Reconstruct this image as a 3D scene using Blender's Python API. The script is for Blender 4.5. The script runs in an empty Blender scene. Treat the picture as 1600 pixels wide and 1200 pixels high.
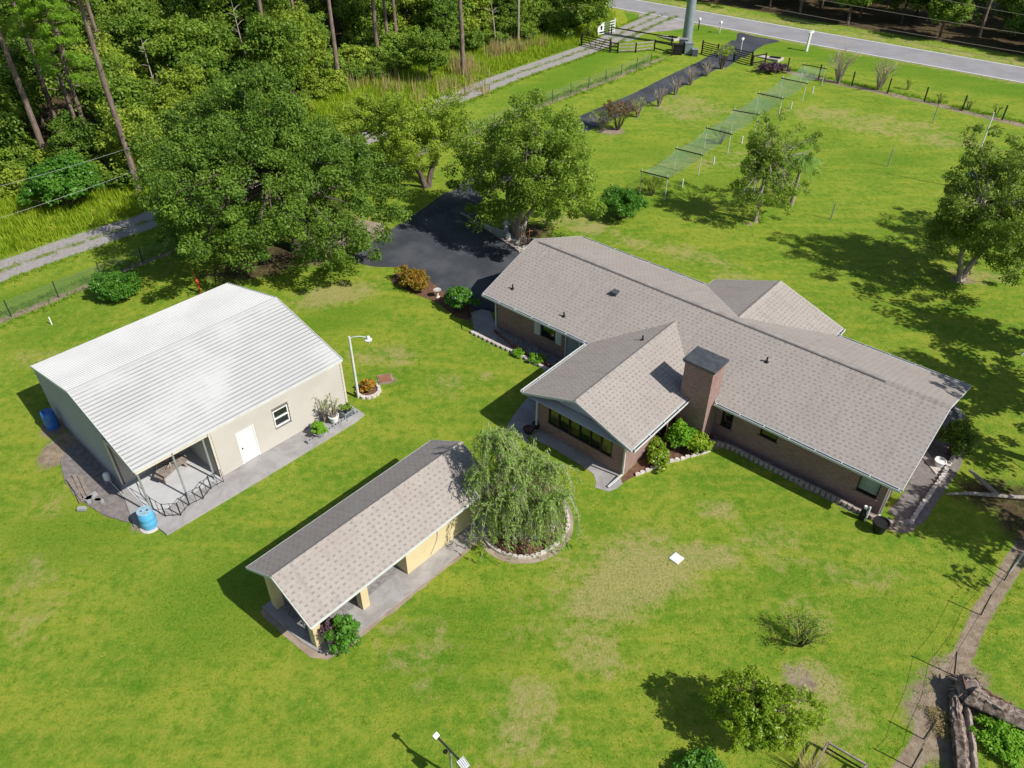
import bpy, math, random
import numpy as np
from mathutils import Vector, Matrix
random.seed(7)
RNG = np.random.default_rng(11)
S = bpy.context.scene
COL = S.collection
# ------------------------------------------------------------------ camera, light
CAM_H = 28.0; FPX = 1234.0; PITCH = math.radians(38.17)
cd = bpy.data.cameras.new('camera'); cam = bpy.data.objects.new('camera', cd); COL.objects.link(cam)
cam.location = (0, 0, CAM_H); cam.rotation_euler = (math.radians(90) - PITCH, 0, 0)
cd.sensor_width = 36; cd.lens = 36 * FPX / 1600; cd.clip_start = .5; cd.clip_end = 6000
S.camera = cam
SUN_AZ = math.radians(-31); SUN_EL = math.radians(44.5)          # direction towards the sun, from +X
w = bpy.data.worlds.new('World'); S.world = w; w.use_nodes = True
wn = w.node_tree; bgn = wn.nodes['Background']
sky = wn.nodes.new('ShaderNodeTexSky'); sky.sky_type = 'NISHITA'; sky.sun_disc = False
sky.sun_elevation = SUN_EL; sky.sun_rotation = math.pi / 2 - SUN_AZ
wn.links.new(sky.outputs[0], bgn.inputs[0]); bgn.inputs[1].default_value = .085
sl = bpy.data.lights.new('sun', 'SUN'); sl.energy = 4.95; sl.angle = math.radians(.55); sl.color = (1, .955, .88)
so = bpy.data.objects.new('sun', sl); COL.objects.link(so)
sdir = Vector((math.cos(SUN_AZ) * math.cos(SUN_EL), math.sin(SUN_AZ) * math.cos(SUN_EL), math.sin(SUN_EL)))
so.rotation_euler = (-sdir).to_track_quat('-Z', 'Y').to_euler(); so.location = (30, -30, 60)
S.view_settings.view_transform = 'Standard'; S.view_settings.look = 'None'
S.view_settings.exposure = .24; S.view_settings.gamma = 1; S.view_settings.use_curve_mapping = False
S.render.engine = 'CYCLES'; S.cycles.max_bounces = 6; S.cycles.transparent_max_bounces = 24

# ------------------------------------------------------------------ measuring
cP, sP = math.cos(PITCH), math.sin(PITCH)
def P(x, y, z=0.0):
    """world point at height z of a point measured in the survey photograph"""
    u = (x - 800) / FPX; v = (y - 600) / FPX
    r = (u, cP - v * sP, -sP - v * cP); t = (z - CAM_H) / r[2]
    return (t * r[0], t * r[1], z)
def P2(x, y, z=0.0): return P(x, y, z)[:2]
def hgt(b, t):
    """height of something with foot b and top t"""
    X, Y, _ = P(*b); u = (t[0] - 800) / FPX; v = (t[1] - 600) / FPX
    r = (u, cP - v * sP, -sP - v * cP); k = (X * r[0] + Y * r[1]) / (r[0] ** 2 + r[1] ** 2)
    return CAM_H + k * r[2]

# ------------------------------------------------------------------ materials
MATS = {}
def nmat(name, rough=.8, spec=.3, metal=0.0):
    m = bpy.data.materials.new(name); m.use_nodes = True; nt = m.node_tree
    b = nt.nodes['Principled BSDF']; b.inputs['Roughness'].default_value = rough
    b.inputs['Specular IOR Level'].default_value = spec; b.inputs['Metallic'].default_value = metal
    MATS[name] = m
    return m, nt, b
def N(nt, t, **kw):
    n = nt.nodes.new(t)
    for k, v in kw.items():
        if k.startswith('i_'):
            kk = k[2:]; kk = int(kk) if kk.isdigit() else kk.replace('_', ' ')
            n.inputs[kk].default_value = v
        else: setattr(n, k, v)
    return n
def L(nt, a, b): nt.links.new(a, b)
def rgba(c): return (c[0], c[1], c[2], 1)
def mix(nt, fac, a, b, mode='MIX'):
    n = nt.nodes.new('ShaderNodeMix'); n.data_type = 'RGBA'; n.blend_type = mode
    for s, v in ((0, fac), (6, a), (7, b)):
        if isinstance(v, (int, float)): n.inputs[s].default_value = v
        elif isinstance(v, tuple): n.inputs[s].default_value = rgba(v)
        else: nt.links.new(v, n.inputs[s])
    return n.outputs[2]
def ramp(nt, x, lo, hi, a=0.0, b=1.0):
    n = nt.nodes.new('ShaderNodeMapRange'); n.interpolation_type = 'SMOOTHSTEP'
    n.inputs[1].default_value = lo; n.inputs[2].default_value = hi; n.inputs[3].default_value = a; n.inputs[4].default_value = b
    nt.links.new(x, n.inputs[0]); return n.outputs[0]
def math_(nt, op, a, b=0.0, c=None):
    n = nt.nodes.new('ShaderNodeMath'); n.operation = op
    for s, v in ((0, a), (1, b), (2, c)):
        if v is None: continue
        if isinstance(v, (int, float)): n.inputs[s].default_value = v
        else: nt.links.new(v, n.inputs[s])
    return n.outputs[0]
def noise(nt, scale, detail=4, rough=.55, vec=None, dist=0.0):
    n = nt.nodes.new('ShaderNodeTexNoise'); n.inputs['Scale'].default_value = scale
    n.inputs['Detail'].default_value = detail; n.inputs['Roughness'].default_value = rough
    n.inputs['Distortion'].default_value = dist
    if vec is None:
        g = nt.nodes.new('ShaderNodeNewGeometry'); vec = g.outputs['Position']
    nt.links.new(vec, n.inputs['Vector']); return n.outputs['Fac']
def bump(nt, bs, h, strength=.4, dist=.02):
    n = nt.nodes.new('ShaderNodeBump'); n.inputs['Strength'].default_value = strength; n.inputs['Distance'].default_value = dist
    nt.links.new(h, n.inputs['Height']); nt.links.new(n.outputs[0], bs.inputs['Normal'])
def plain(name, c, rough=.7, spec=.3, metal=0.0, var=.18, sc=2.0, c2=None, fine=25.0):
    m, nt, b = nmat(name, rough, spec, metal)
    d = c2 or tuple(x * (1 - var * 1.6) for x in c)
    f = noise(nt, sc, 6, .6); g = noise(nt, fine, 3)
    col = mix(nt, ramp(nt, f, .32, .68), c, d)
    col = mix(nt, ramp(nt, g, .3, .7, 0, var), col, tuple(x * .6 for x in c))
    L(nt, col, b.inputs['Base Color']); bump(nt, b, g, .25, .01)
    return m
def attr(nt, name):
    n = nt.nodes.new('ShaderNodeAttribute'); n.attribute_name = name; return n.outputs['Fac']
def uvn(nt):
    return nt.nodes.new('ShaderNodeUVMap').outputs['UV']

def lawn_colour(nt):
    big = noise(nt, .11, 4, .6, dist=.6); mid = noise(nt, .5, 6, .68, dist=.7); sm = noise(nt, 2.3, 6, .72); fi = noise(nt, 9, 5, .75); ff = noise(nt, 26, 3, .8)
    mp = N(nt, 'ShaderNodeMapping'); g = N(nt, 'ShaderNodeNewGeometry'); L(nt, g.outputs['Position'], mp.inputs['Vector'])
    mp.inputs['Rotation'].default_value = (0, 0, .75); mp.inputs['Scale'].default_value = (.10, .55, 1)
    stripe = noise(nt, 1.6, 5, .65, vec=mp.outputs[0])
    c = mix(nt, ramp(nt, mid, .38, .62), (.150, .268, .018), (.258, .325, .032))
    c = mix(nt, ramp(nt, big, .4, .64, 0, .7), c, (.110, .236, .014))
    c = mix(nt, ramp(nt, stripe, .46, .66, 0, .75), c, (.30, .345, .035))
    c = mix(nt, ramp(nt, sm, .48, .66, 0, .65), c, (.35, .34, .05))
    c = mix(nt, ramp(nt, sm, .5, .33, 0, .7), c, (.085, .185, .010))
    c = mix(nt, ramp(nt, fi, .5, .7, 0, .65), c, (.055, .115, .010))
    c = mix(nt, ramp(nt, fi, .46, .28, 0, .45), c, (.34, .38, .05))
    c = mix(nt, ramp(nt, ff, .5, .75, 0, .5), c, (.05, .095, .012))
    c = mix(nt, ramp(nt, ff, .48, .28, 0, .3), c, (.36, .37, .08))
    return c, big, mid, sm, fi
def make_lawn():
    m, nt, b = nmat('lawn', .85, .12)
    c, big, mid, sm, fi = lawn_colour(nt)
    e = math_(nt, 'ADD', math_(nt, 'MULTIPLY', mid, .6), math_(nt, 'MULTIPLY', sm, .55))    # about .57 mean
    e = math_(nt, 'ADD', e, math_(nt, 'MULTIPLY', fi, .35))                              # .75
    def mask(a, soft=.18, amp=1.0):
        x = math_(nt, 'ADD', attr(nt, a), math_(nt, 'MULTIPLY', math_(nt, 'SUBTRACT', e, .75), amp)); return ramp(nt, x, .5 - soft, .5 + soft)
    c = mix(nt, math_(nt, 'MULTIPLY', mask('lush', .35, 1.8), .6), c, mix(nt, ramp(nt, fi, .35, .65), (.11, .25, .012), (.055, .155, .006)))
    c = mix(nt, math_(nt, 'MULTIPLY', mask('dry', .24, 2.3), .8), c, mix(nt, ramp(nt, fi, .38, .62), (.44, .355, .19), (.27, .27, .06)))
    c = mix(nt, math_(nt, 'MULTIPLY', mask('weed', .25), .8), c, mix(nt, ramp(nt, sm, .35, .65), (.18, .26, .02), (.38, .38, .04)))
    c = mix(nt, mask('dirt', .16, 1.5), c, mix(nt, ramp(nt, sm, .35, .65), (.36, .29, .215), (.23, .175, .12)))
    c = mix(nt, mask('litter', .2), c, mix(nt, ramp(nt, sm, .35, .65), (.12, .075, .045), (.05, .05, .02)))
    L(nt, c, b.inputs['Base Color'])
    h = math_(nt, 'ADD', math_(nt, 'MULTIPLY', fi, .6), math_(nt, 'MULTIPLY', noise(nt, 34, 2), .4))
    bump(nt, b, h, 1.0, .10); return m
def make_asphalt(name, a, c2, crack=.3, spec=.25, rough=.85):
    m, nt, b = nmat(name, rough, spec)
    f = noise(nt, .35, 5, .6); g = noise(nt, 40, 2); k = noise(nt, 2.2, 6, .7)
    c = mix(nt, ramp(nt, f, .35, .65), a, c2); c = mix(nt, ramp(nt, k, .5, .75, 0, crack), c, tuple(x * 1.5 for x in a))
    c = mix(nt, ramp(nt, g, .35, .7, 0, .4), c, tuple(x * .5 for x in a)); L(nt, c, b.inputs['Base Color']); bump(nt, b, g, .4, .01); return m
def make_concrete(name, a, c2, stain=(.12, .11, .10)):
    m, nt, b = nmat(name, .85, .25)
    f = noise(nt, .8, 6, .65, dist=.8); g = noise(nt, 30, 3); k = noise(nt, 2.3, 6, .75)
    c = mix(nt, ramp(nt, f, .35, .65), a, c2); c = mix(nt, ramp(nt, k, .52, .78, 0, .7), c, stain)
    c = mix(nt, ramp(nt, g, .4, .7, 0, .25), c, stain); L(nt, c, b.inputs['Base Color']); bump(nt, b, g, .35, .01); return m
def make_shingle():
    m, nt, b = nmat('shingle', .92, .12)
    uv = uvn(nt)
    br = N(nt, 'ShaderNodeTexBrick', offset=.5, squash=1.0); L(nt, uv, br.inputs['Vector'])
    br.inputs['Color1'].default_value = (1, 1, 1, 1); br.inputs['Color2'].default_value = (0, 0, 0, 1); br.inputs['Mortar'].default_value = (.25, .25, .25, 1)
    br.inputs['Scale'].default_value = 1; br.inputs['Brick Width'].default_value = .29; br.inputs['Row Height'].default_value = .115
    br.inputs['Mortar Size'].default_value = .006; br.inputs['Bias'].default_value = -.05
    sep = N(nt, 'ShaderNodeSeparateXYZ'); L(nt, uv, sep.inputs[0])
    row = math_(nt, 'FLOOR', math_(nt, 'DIVIDE', sep.outputs[1], .115))
    uu = math_(nt, 'DIVIDE', math_(nt, 'ADD', sep.outputs[0], math_(nt, 'MULTIPLY', math_(nt, 'MODULO', row, 4), .105)), .29)
    par = math_(nt, 'MODULO', math_(nt, 'ABSOLUTE', row), 2)
    tab = math_(nt, 'GREATER_THAN', math_(nt, 'FRACT', uu), .52)
    tab = math_(nt, 'MULTIPLY', tab, math_(nt, 'GREATER_THAN', par, .5)); tab = math_(nt, 'MULTIPLY', tab, math_(nt, 'LESS_THAN', math_(nt, 'FRACT', math_(nt, 'DIVIDE', sep.outputs[1], .115)), .72))
    rnd = N(nt, 'ShaderNodeTexWhiteNoise', noise_dimensions='2D'); cmb = N(nt, 'ShaderNodeCombineXYZ')
    L(nt, math_(nt, 'FLOOR', uu), cmb.inputs[0]); L(nt, row, cmb.inputs[1]); L(nt, cmb.outputs[0], rnd.inputs['Vector'])
    big = noise(nt, .45, 5, .6); k = noise(nt, 3, 5); g = noise(nt, 45, 2)
    c = mix(nt, br.outputs[0], (.325, .295, .268), (.355, .322, .293))
    c = mix(nt, math_(nt, 'MULTIPLY', tab, ramp(nt, rnd.outputs[0], 0, .6, .35, .85)), c, (.225, .195, .178))
    c = mix(nt, ramp(nt, big, .4, .7, 0, .25), c, (.27, .22, .20)); c = mix(nt, ramp(nt, k, .55, .75, 0, .25), c, (.45, .41, .37))
    c = mix(nt, ramp(nt, g, .4, .8, 0, .3), c, (.14, .11, .10))
    ms_ = N(nt, 'ShaderNodeMapping'); L(nt, uv, ms_.inputs[0]); ms_.inputs['Scale'].default_value = (2.2, .22, 1); st = noise(nt, 1.5, 5, .7, vec=ms_.outputs[0])
    c = mix(nt, ramp(nt, st, .5, .72, 0, .32), c, (.16, .145, .135))
    L(nt, c, b.inputs['Base Color'])
    saw = math_(nt, 'FRACT', math_(nt, 'DIVIDE', sep.outputs[1], .115))
    h = math_(nt, 'ADD', math_(nt, 'MULTIPLY', saw, -.5), math_(nt, 'MULTIPLY', tab, .5)); bump(nt, b, h, .55, .02); return m
def make_brick():
    m, nt, b = nmat('brick_wall', .88, .15); uv = uvn(nt)
    br = N(nt, 'ShaderNodeTexBrick', offset=.5); L(nt, uv, br.inputs['Vector'])
    br.inputs['Color1'].default_value = (.21, .105, .088, 1); br.inputs['Color2'].default_value = (.285, .175, .158, 1); br.inputs['Mortar'].default_value = (.36, .30, .285, 1)
    br.inputs['Scale'].default_value = 1; br.inputs['Brick Width'].default_value = .215; br.inputs['Row Height'].default_value = .075
    br.inputs['Mortar Size'].default_value = .009; br.inputs['Mortar Smooth'].default_value = .3
    f = noise(nt, .7, 5); g = noise(nt, 30, 2); k = noise(nt, 4, 6, .75)
    c = mix(nt, ramp(nt, f, .4, .7, 0, .4), br.outputs[0], (.21, .13, .12)); c = mix(nt, ramp(nt, k, .64, .74, 0, .5), c, (.55, .47, .42))
    L(nt, c, b.inputs['Base Color']); bump(nt, b, br.outputs['Fac'], -.5, .01); return m
def make_metal_roof():
    m, nt, b = nmat('white_metal_roof', .6, .15)
    mp = N(nt, 'ShaderNodeMapping'); tc = N(nt, 'ShaderNodeTexCoord'); L(nt, tc.outputs['Object'], mp.inputs['Vector'])
    mp.inputs['Scale'].default_value = (.45, 9, 1); sp = N(nt, 'ShaderNodeSeparateXYZ'); L(nt, tc.outputs['Object'], sp.inputs[0])
    s = noise(nt, 1.3, 6, .7, vec=mp.outputs[0]); f = noise(nt, .3, 4); gr = math_(nt, 'FRACT', math_(nt, 'DIVIDE', sp.outputs[1], ROOF_PITCH))
    groove = ramp(nt, math_(nt, 'ABSOLUTE', math_(nt, 'SUBTRACT', gr, .36)), .15, .05)
    c = mix(nt, ramp(nt, f, .4, .7), (.49, .495, .495), (.45, .455, .455)); c = mix(nt, ramp(nt, s, .62, .8, 0, .5), c, (.33, .33, .31))
    c = mix(nt, math_(nt, 'MULTIPLY', groove, ramp(nt, math_(nt, 'ADD', f, math_(nt, 'MULTIPLY', s, .35)), .42, .74, .1, .9)), c, (.24, .24, .235)); L(nt, c, b.inputs['Base Color']); return m
ROOF_PITCH = math.hypot(5.71, 1.38) / 24
def make_leaf(name, a, c2, trans=.35, rough=.5, warm=None):
    m = bpy.data.materials.new(name); m.use_nodes = True; nt = m.node_tree; b = nt.nodes['Principled BSDF']; out = nt.nodes['Material Output']
    b.inputs['Roughness'].default_value = rough; b.inputs['Specular IOR Level'].default_value = .22
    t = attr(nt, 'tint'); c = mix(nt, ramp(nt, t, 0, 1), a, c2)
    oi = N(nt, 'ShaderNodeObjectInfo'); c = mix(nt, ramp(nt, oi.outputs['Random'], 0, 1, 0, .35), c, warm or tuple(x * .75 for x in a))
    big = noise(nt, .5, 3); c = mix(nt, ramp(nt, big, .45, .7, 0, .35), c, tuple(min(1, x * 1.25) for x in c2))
    L(nt, c, b.inputs['Base Color'])
    tr = N(nt, 'ShaderNodeBsdfTranslucent'); c3 = mix(nt, .5, c, tuple(min(.9, x * 1.8) for x in c2)); L(nt, c3, tr.inputs[0])
    ms = N(nt, 'ShaderNodeMixShader'); ms.inputs[0].default_value = trans; L(nt, b.outputs[0], ms.inputs[1]); L(nt, tr.outputs[0], ms.inputs[2])
    L(nt, ms.outputs[0], out.inputs[0]); MATS[name] = m; return m
def make_net(name, c, dens, cell):
    m = bpy.data.materials.new(name); m.use_nodes = True; nt = m.node_tree; b = nt.nodes['Principled BSDF']; out = nt.nodes['Material Output']
    b.inputs['Base Color'].default_value = rgba(c); b.inputs['Roughness'].default_value = .7
    uv = uvn(nt); s = N(nt, 'ShaderNodeSeparateXYZ'); L(nt, uv, s.inputs[0])
    fu = math_(nt, 'FRACT', math_(nt, 'DIVIDE', math_(nt, 'ADD', s.outputs[0], s.outputs[1]), cell))
    fv = math_(nt, 'FRACT', math_(nt, 'DIVIDE', math_(nt, 'SUBTRACT', s.outputs[0], s.outputs[1]), cell))
    a = math_(nt, 'MAXIMUM', math_(nt, 'LESS_THAN', fu, dens), math_(nt, 'LESS_THAN', fv, dens))
    tr = N(nt, 'ShaderNodeBsdfTransparent'); ms = N(nt, 'ShaderNodeMixShader')
    L(nt, a, ms.inputs[0]); L(nt, tr.outputs[0], ms.inputs[1]); L(nt, b.outputs[0], ms.inputs[2]); L(nt, ms.outputs[0], out.inputs[0]); MATS[name] = m; return m
def make_bark(name, a, c2, sc=(6, 6, 1.2)):
    m, nt, b = nmat(name, .9, .1); tc = N(nt, 'ShaderNodeTexCoord'); mp = N(nt, 'ShaderNodeMapping'); L(nt, tc.outputs['Object'], mp.inputs[0])
    mp.inputs['Scale'].default_value = sc; s = noise(nt, 1.6, 6, .7, vec=mp.outputs[0]); f = noise(nt, .5, 4)
    c = mix(nt, ramp(nt, s, .35, .62), a, c2); c = mix(nt, ramp(nt, f, .5, .7, 0, .4), c, tuple(x * .6 for x in a)); L(nt, c, b.inputs['Base Color']); bump(nt, b, s, .8, .05); return m

make_lawn(); make_shingle(); make_brick(); make_metal_roof()
make_asphalt('road_asphalt', (.26, .255, .27), (.31, .305, .32), .3)
make_asphalt('driveway_asphalt', (.042, .047, .058), (.085, .09, .102), .9)
make_asphalt('apron_asphalt', (.05, .052, .065), (.07, .072, .085), .3)
make_concrete('concrete', (.37, .355, .35), (.28, .265, .26), (.17, .155, .145))
make_concrete('porch_concrete', (.50, .50, .51), (.43, .43, .44), (.4, .4, .4))
make_concrete('culvert_concrete', (.55, .51, .46), (.42, .38, .34))
make_concrete('block', (.46, .38, .345), (.33, .265, .24), (.2, .15, .13))
make_concrete('pale_block', (.66, .61, .56), (.5, .45, .41), (.28, .22, .19))
make_concrete('grey_block', (.36, .36, .37), (.26, .26, .27))
plain('shingle_cap', (.34, .31, .29), .9, .1); plain('gable_siding', (.56, .60, .62), .7)
plain('fascia_white', (.60, .62, .62), .5, .35, var=.08); plain('gutter_dark', (.03, .03, .03), .9)
plain('siding', (.435, .41, .37), .6, .3, var=.06, sc=.6); plain('siding_shadow', (.20, .18, .165), .8); plain('siding_shade_grey', (.36, .37, .39), .6, .3, var=.06, sc=.6); plain('siding_trim', (.62, .56, .47), .6, .3, var=.06)
plain('door_white', (.68, .69, .68), .45, .4, var=.04); plain('window_frame', (.8, .8, .8), .5, var=.05); plain('bronze_frame', (.035, .025, .02), .5)
m, nt, b = nmat('glass', .06, .9); b.inputs['Base Color'].default_value = (.012, .016, .017, 1)
m, nt, b = nmat('sun_film_glass', .12, .8); f = noise(nt, 1.1, 3); L(nt, mix(nt, ramp(nt, f, .35, .65), (.03, .035, .02), (.10, .10, .035)), b.inputs['Base Color'])
plain('blind', (.30, .36, .35), .7); plain('galvanised', (.42, .44, .46), .4, .5, .5, var=.1); plain('dark_metal', (.045, .045, .05), .5, .4, .3)
plain('black_paint', (.018, .017, .017), .6); plain('fence_brown', (.035, .024, .02), .7); plain('wood_grey', (.30, .255, .22), .9, c2=(.18, .15, .13), sc=6)
plain('cap_metal', (.085, .09, .10), .4, .5, var=.3, sc=3); plain('cream_stucco', (.60, .50, .30), .85, .15, var=.05, sc=1.2, c2=(.55, .46, .275))
plain('post_cream', (.60, .62, .56), .7, var=.1); plain('blue_plastic', (.07, .33, .62), .4, .45, var=.12, c2=(.12, .42, .68)); plain('deep_blue_plastic', (.03, .16, .55), .35, .5, var=.1)
plain('barrel_lid', (.34, .52, .64), .5, var=.2, sc=6); plain('white_plastic', (.78, .79, .78), .4, .4, var=.06); plain('soil', (.13, .08, .055), .95, .05, c2=(.07, .045, .03))
plain('mulch', (.19, .105, .07), .95, .05, c2=(.10, .055, .04), sc=5); plain('gravel_stone', (.30, .285, .28), .9, c2=(.16, .155, .16), sc=7)
plain('dirt', (.36, .30, .235), .95, .05, c2=(.26, .20, .15), sc=1.5); plain('steel_pole', (.30, .37, .40), .45, .5, .3, var=.08); plain('cabinet_grey', (.10, .12, .145), .5, .4)
plain('lamp_metal', (.66, .68, .68), .4, .5, var=.06); plain('road_white', (.78, .78, .76), .8, var=.12, sc=4); plain('road_yellow', (.48, .34, .10), .8, var=.3, sc=3, c2=(.36, .30, .2))
plain('orange_paint', (.62, .10, .03), .5); plain('terracotta', (.32, .15, .09), .8); plain('pvc', (.62, .68, .66), .5, var=.06); plain('red_brick_block', (.26, .09, .065), .85)
plain('birdhouse_blue', (.12, .25, .5), .5); plain('wire', (.05, .05, .05), .5); plain('pale_wire', (.45, .46, .46), .5); plain('gravel_dirt', (.24, .215, .205), .95, .08, c2=(.16, .14, .135), sc=4); plain('tarp_dark', (.035, .04, .055), .9, c2=(.07, .07, .085), sc=1.5)
plain('dead_wood', (.36, .30, .26), .95, .1, c2=(.19, .14, .12), sc=4); plain('flower_white', (.78, .74, .66), .6); plain('flower_orange', (.62, .20, .02), .6); plain('flower_blue', (.4, .5, .8), .6)
make_bark('oak_bark', (.17, .14, .115), (.085, .065, .05)); make_bark('pine_bark', (.27, .205, .17), (.115, .085, .07)); make_bark('pale_bark', (.44, .38, .33), (.27, .225, .19)); make_bark('log_bark', (.33, .27, .23), (.085, .058, .045), (3.5, 3.5, 5))
make_leaf('leaf_oak', (.05, .115, .014), (.17, .275, .03), .25); make_leaf('leaf_light', (.16, .26, .02), (.34, .43, .05), .42)
make_leaf('leaf_side', (.075, .15, .014), (.22, .30, .04), .3); make_leaf('leaf_mid', (.09, .17, .016), (.25, .36, .04), .32); make_leaf('leaf_forest', (.055, .135, .014), (.22, .32, .035), .3); make_leaf('leaf_forest_yellow', (.14, .23, .02), (.32, .40, .045))
make_leaf('needle', (.13, .27, .02), (.26, .42, .035), .35); make_leaf('leaf_citrus', (.09, .20, .012), (.33, .44, .035), .38, .35); make_leaf('leaf_willow', (.16, .28, .05), (.36, .50, .13), .4)
make_leaf('leaf_dark_shrub', (.045, .15, .016), (.13, .30, .035), .35, .35); make_leaf('leaf_bright', (.10, .26, .015), (.22, .42, .03), .35); make_leaf('leaf_orange', (.16, .19, .02), (.42, .20, .03), .3)
make_leaf('leaf_red', (.24, .10, .06), (.17, .15, .04), .25); make_leaf('leaf_purple', (.06, .035, .05), (.13, .08, .10), .2); make_leaf('leaf_tan', (.34, .28, .10), (.52, .42, .22), .4)
make_leaf('leaf_dry_grass', (.28, .32, .05), (.42, .38, .12), .3); make_leaf('leaf_weed', (.17, .30, .015), (.35, .43, .03), .4); make_leaf('leaf_tufts', (.13, .26, .01), (.27, .37, .03), .4); make_leaf('leaf_grass_lush', (.085, .22, .006), (.19, .34, .012), .4)
make_net('green_net', (.22, .34, .26), .125, .16); make_net('chain_link', (.16, .18, .17), .085, .14)
def M(n): return MATS[n]

# ------------------------------------------------------------------ mesh helpers
class MB:
    def __init__(s): s.v = []; s.f = []; s.mi = []; s.smooth = []; s.parts = []
    def add(s, V, F, sm=False, mi=0):
        o = len(s.v); s.parts.append((o, len(s.f))); s.v.extend([tuple(p) for p in V]); s.f.extend([tuple(i + o for i in f) for f in F]); s.mi += [mi] * len(F); s.smooth += [sm] * len(F); return s
    def box(s, x0, x1, y0, y1, z0, z1, mi=0):
        V = [(x0, y0, z0), (x1, y0, z0), (x1, y1, z0), (x0, y1, z0), (x0, y0, z1), (x1, y0, z1), (x1, y1, z1), (x0, y1, z1)]
        return s.add(V, [(0, 3, 2, 1), (4, 5, 6, 7), (0, 1, 5, 4), (1, 2, 6, 5), (2, 3, 7, 6), (3, 0, 4, 7)], mi=mi)
    def cbox(s, c, d, rz=0, rx=0, mi=0, ry=0):
        R = Matrix.Rotation(rz, 3, 'Z') @ Matrix.Rotation(ry, 3, 'Y') @ Matrix.Rotation(rx, 3, 'X'); V = []
        for z in (-.5, .5):
            for x, y in ((-.5, -.5), (.5, -.5), (.5, .5), (-.5, .5)):
                V.append(Vector(c) + R @ Vector((x * d[0], y * d[1], z * d[2])))
        return s.add(V, [(0, 3, 2, 1), (4, 5, 6, 7), (0, 1, 5, 4), (1, 2, 6, 5), (2, 3, 7, 6), (3, 0, 4, 7)], mi=mi)
    def tube(s, pts, rad, n=6, cap=True, mi=0, wob=0.0):
        pts = [Vector(p) for p in pts]; k = len(pts)
        if not isinstance(rad, (list, tuple)): rad = [rad] * k
        V = []; F = []; up = Vector((0, 0, 1))
        d0 = (pts[1] - pts[0]).normalized(); a = d0.cross(up if abs(d0.z) < .95 else Vector((1, 0, 0))).normalized()
        for i, p in enumerate(pts):
            d = (pts[min(i + 1, k - 1)] - pts[max(i - 1, 0)]).normalized(); a = (a - d * a.dot(d)).normalized(); b = d.cross(a)
            for j in range(n):
                t = 2 * math.pi * j / n; r = rad[i] * (1 + (random.uniform(-wob, wob) if wob else 0)); V.append(p + (a * math.cos(t) + b * math.sin(t)) * r)
        for i in range(k - 1):
            for j in range(n): F.append((i * n + j, i * n + (j + 1) % n, (i + 1) * n + (j + 1) % n, (i + 1) * n + j))
        if cap: F.append(tuple(range(n))[::-1]); F.append(tuple(range((k - 1) * n, k * n)))
        return s.add(V, F, True, mi)
    def bar(s, a, b, w_, h_=None, mi=0):
        h_ = h_ or w_; a = Vector(a); b = Vector(b); d = b - a; l = d.length; d.normalize()
        sd = d.cross(Vector((0, 0, 1))) if abs(d.z) < .97 else Vector((1, 0, 0)); sd.normalize(); u = sd.cross(d); V = []
        for p in (a, b):
            for x, y in ((-1, -1), (1, -1), (1, 1), (-1, 1)): V.append(p + sd * x * w_ / 2 + u * y * h_ / 2)
        return s.add(V, [(0, 3, 2, 1)[::-1], (4, 5, 6, 7)[::-1], (0, 1, 5, 4)[::-1], (1, 2, 6, 5)[::-1], (2, 3, 7, 6)[::-1], (3, 0, 4, 7)[::-1]], mi=mi)
    def prism(s, poly, z0, z1, mi=0):
        """poly: plan points; z0/z1 number or list"""
        n = len(poly); a = sum(poly[i][0] * poly[(i + 1) % n][1] - poly[(i + 1) % n][0] * poly[i][1] for i in range(n))
        idx = list(range(n)); 
        if a < 0: idx.reverse()
        g = lambda z, i: z[i] if isinstance(z, (list, tuple)) else z
        V = [(poly[i][0], poly[i][1], g(z0, i)) for i in idx] + [(poly[i][0], poly[i][1], g(z1, i)) for i in idx]
        F = [tuple(range(n))[::-1], tuple(range(n, 2 * n))] + [(i, (i + 1) % n, n + (i + 1) % n, n + i) for i in range(n)]
        return s.add(V, F, mi=mi)
    def lathe(s, c, prof, n=16, mi=0):
        V = []; F = []; k = len(prof)
        for r, z in prof:
            for j in range(n): t = 2 * math.pi * j / n; V.append((c[0] + r * math.cos(t), c[1] + r * math.sin(t), c[2] + z))
        for i in range(k - 1):
            for j in range(n): F.append((i * n + j, i * n + (j + 1) % n, (i + 1) * n + (j + 1) % n, (i + 1) * n + j))
        F.append(tuple(range(n))[::-1]); F.append(tuple(range((k - 1) * n, k * n))); return s.add(V, F, True, mi)
    def each(s, name, mat, parent=None, uv=False):
        out = []; P_ = s.parts + [(len(s.v), len(s.f))]
        for (v0, f0), (v1, f1) in zip(P_, P_[1:]):
            q = MB(); q.v = s.v[v0:v1]; q.f = [tuple(i - v0 for i in f) for f in s.f[f0:f1]]; q.mi = s.mi[f0:f1]; q.smooth = s.smooth[f0:f1]; out.append(q.build(name, mat, parent, uv))
        return out
    def build(s, name, mat, parent=None, uv=False, crease=True):
        me = bpy.data.meshes.new(name); me.from_pydata(s.v, [], s.f)
        for mm in (mat if isinstance(mat, (list, tuple)) else [mat]): me.materials.append(M(mm) if isinstance(mm, str) else mm)
        me.polygons.foreach_set('material_index', s.mi); me.polygons.foreach_set('use_smooth', s.smooth)
        if uv: auto_uv(me)
        if any(s.smooth): me.set_sharp_from_angle(angle=math.radians(50))
        me.update(); return link(name, me, parent)
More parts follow.
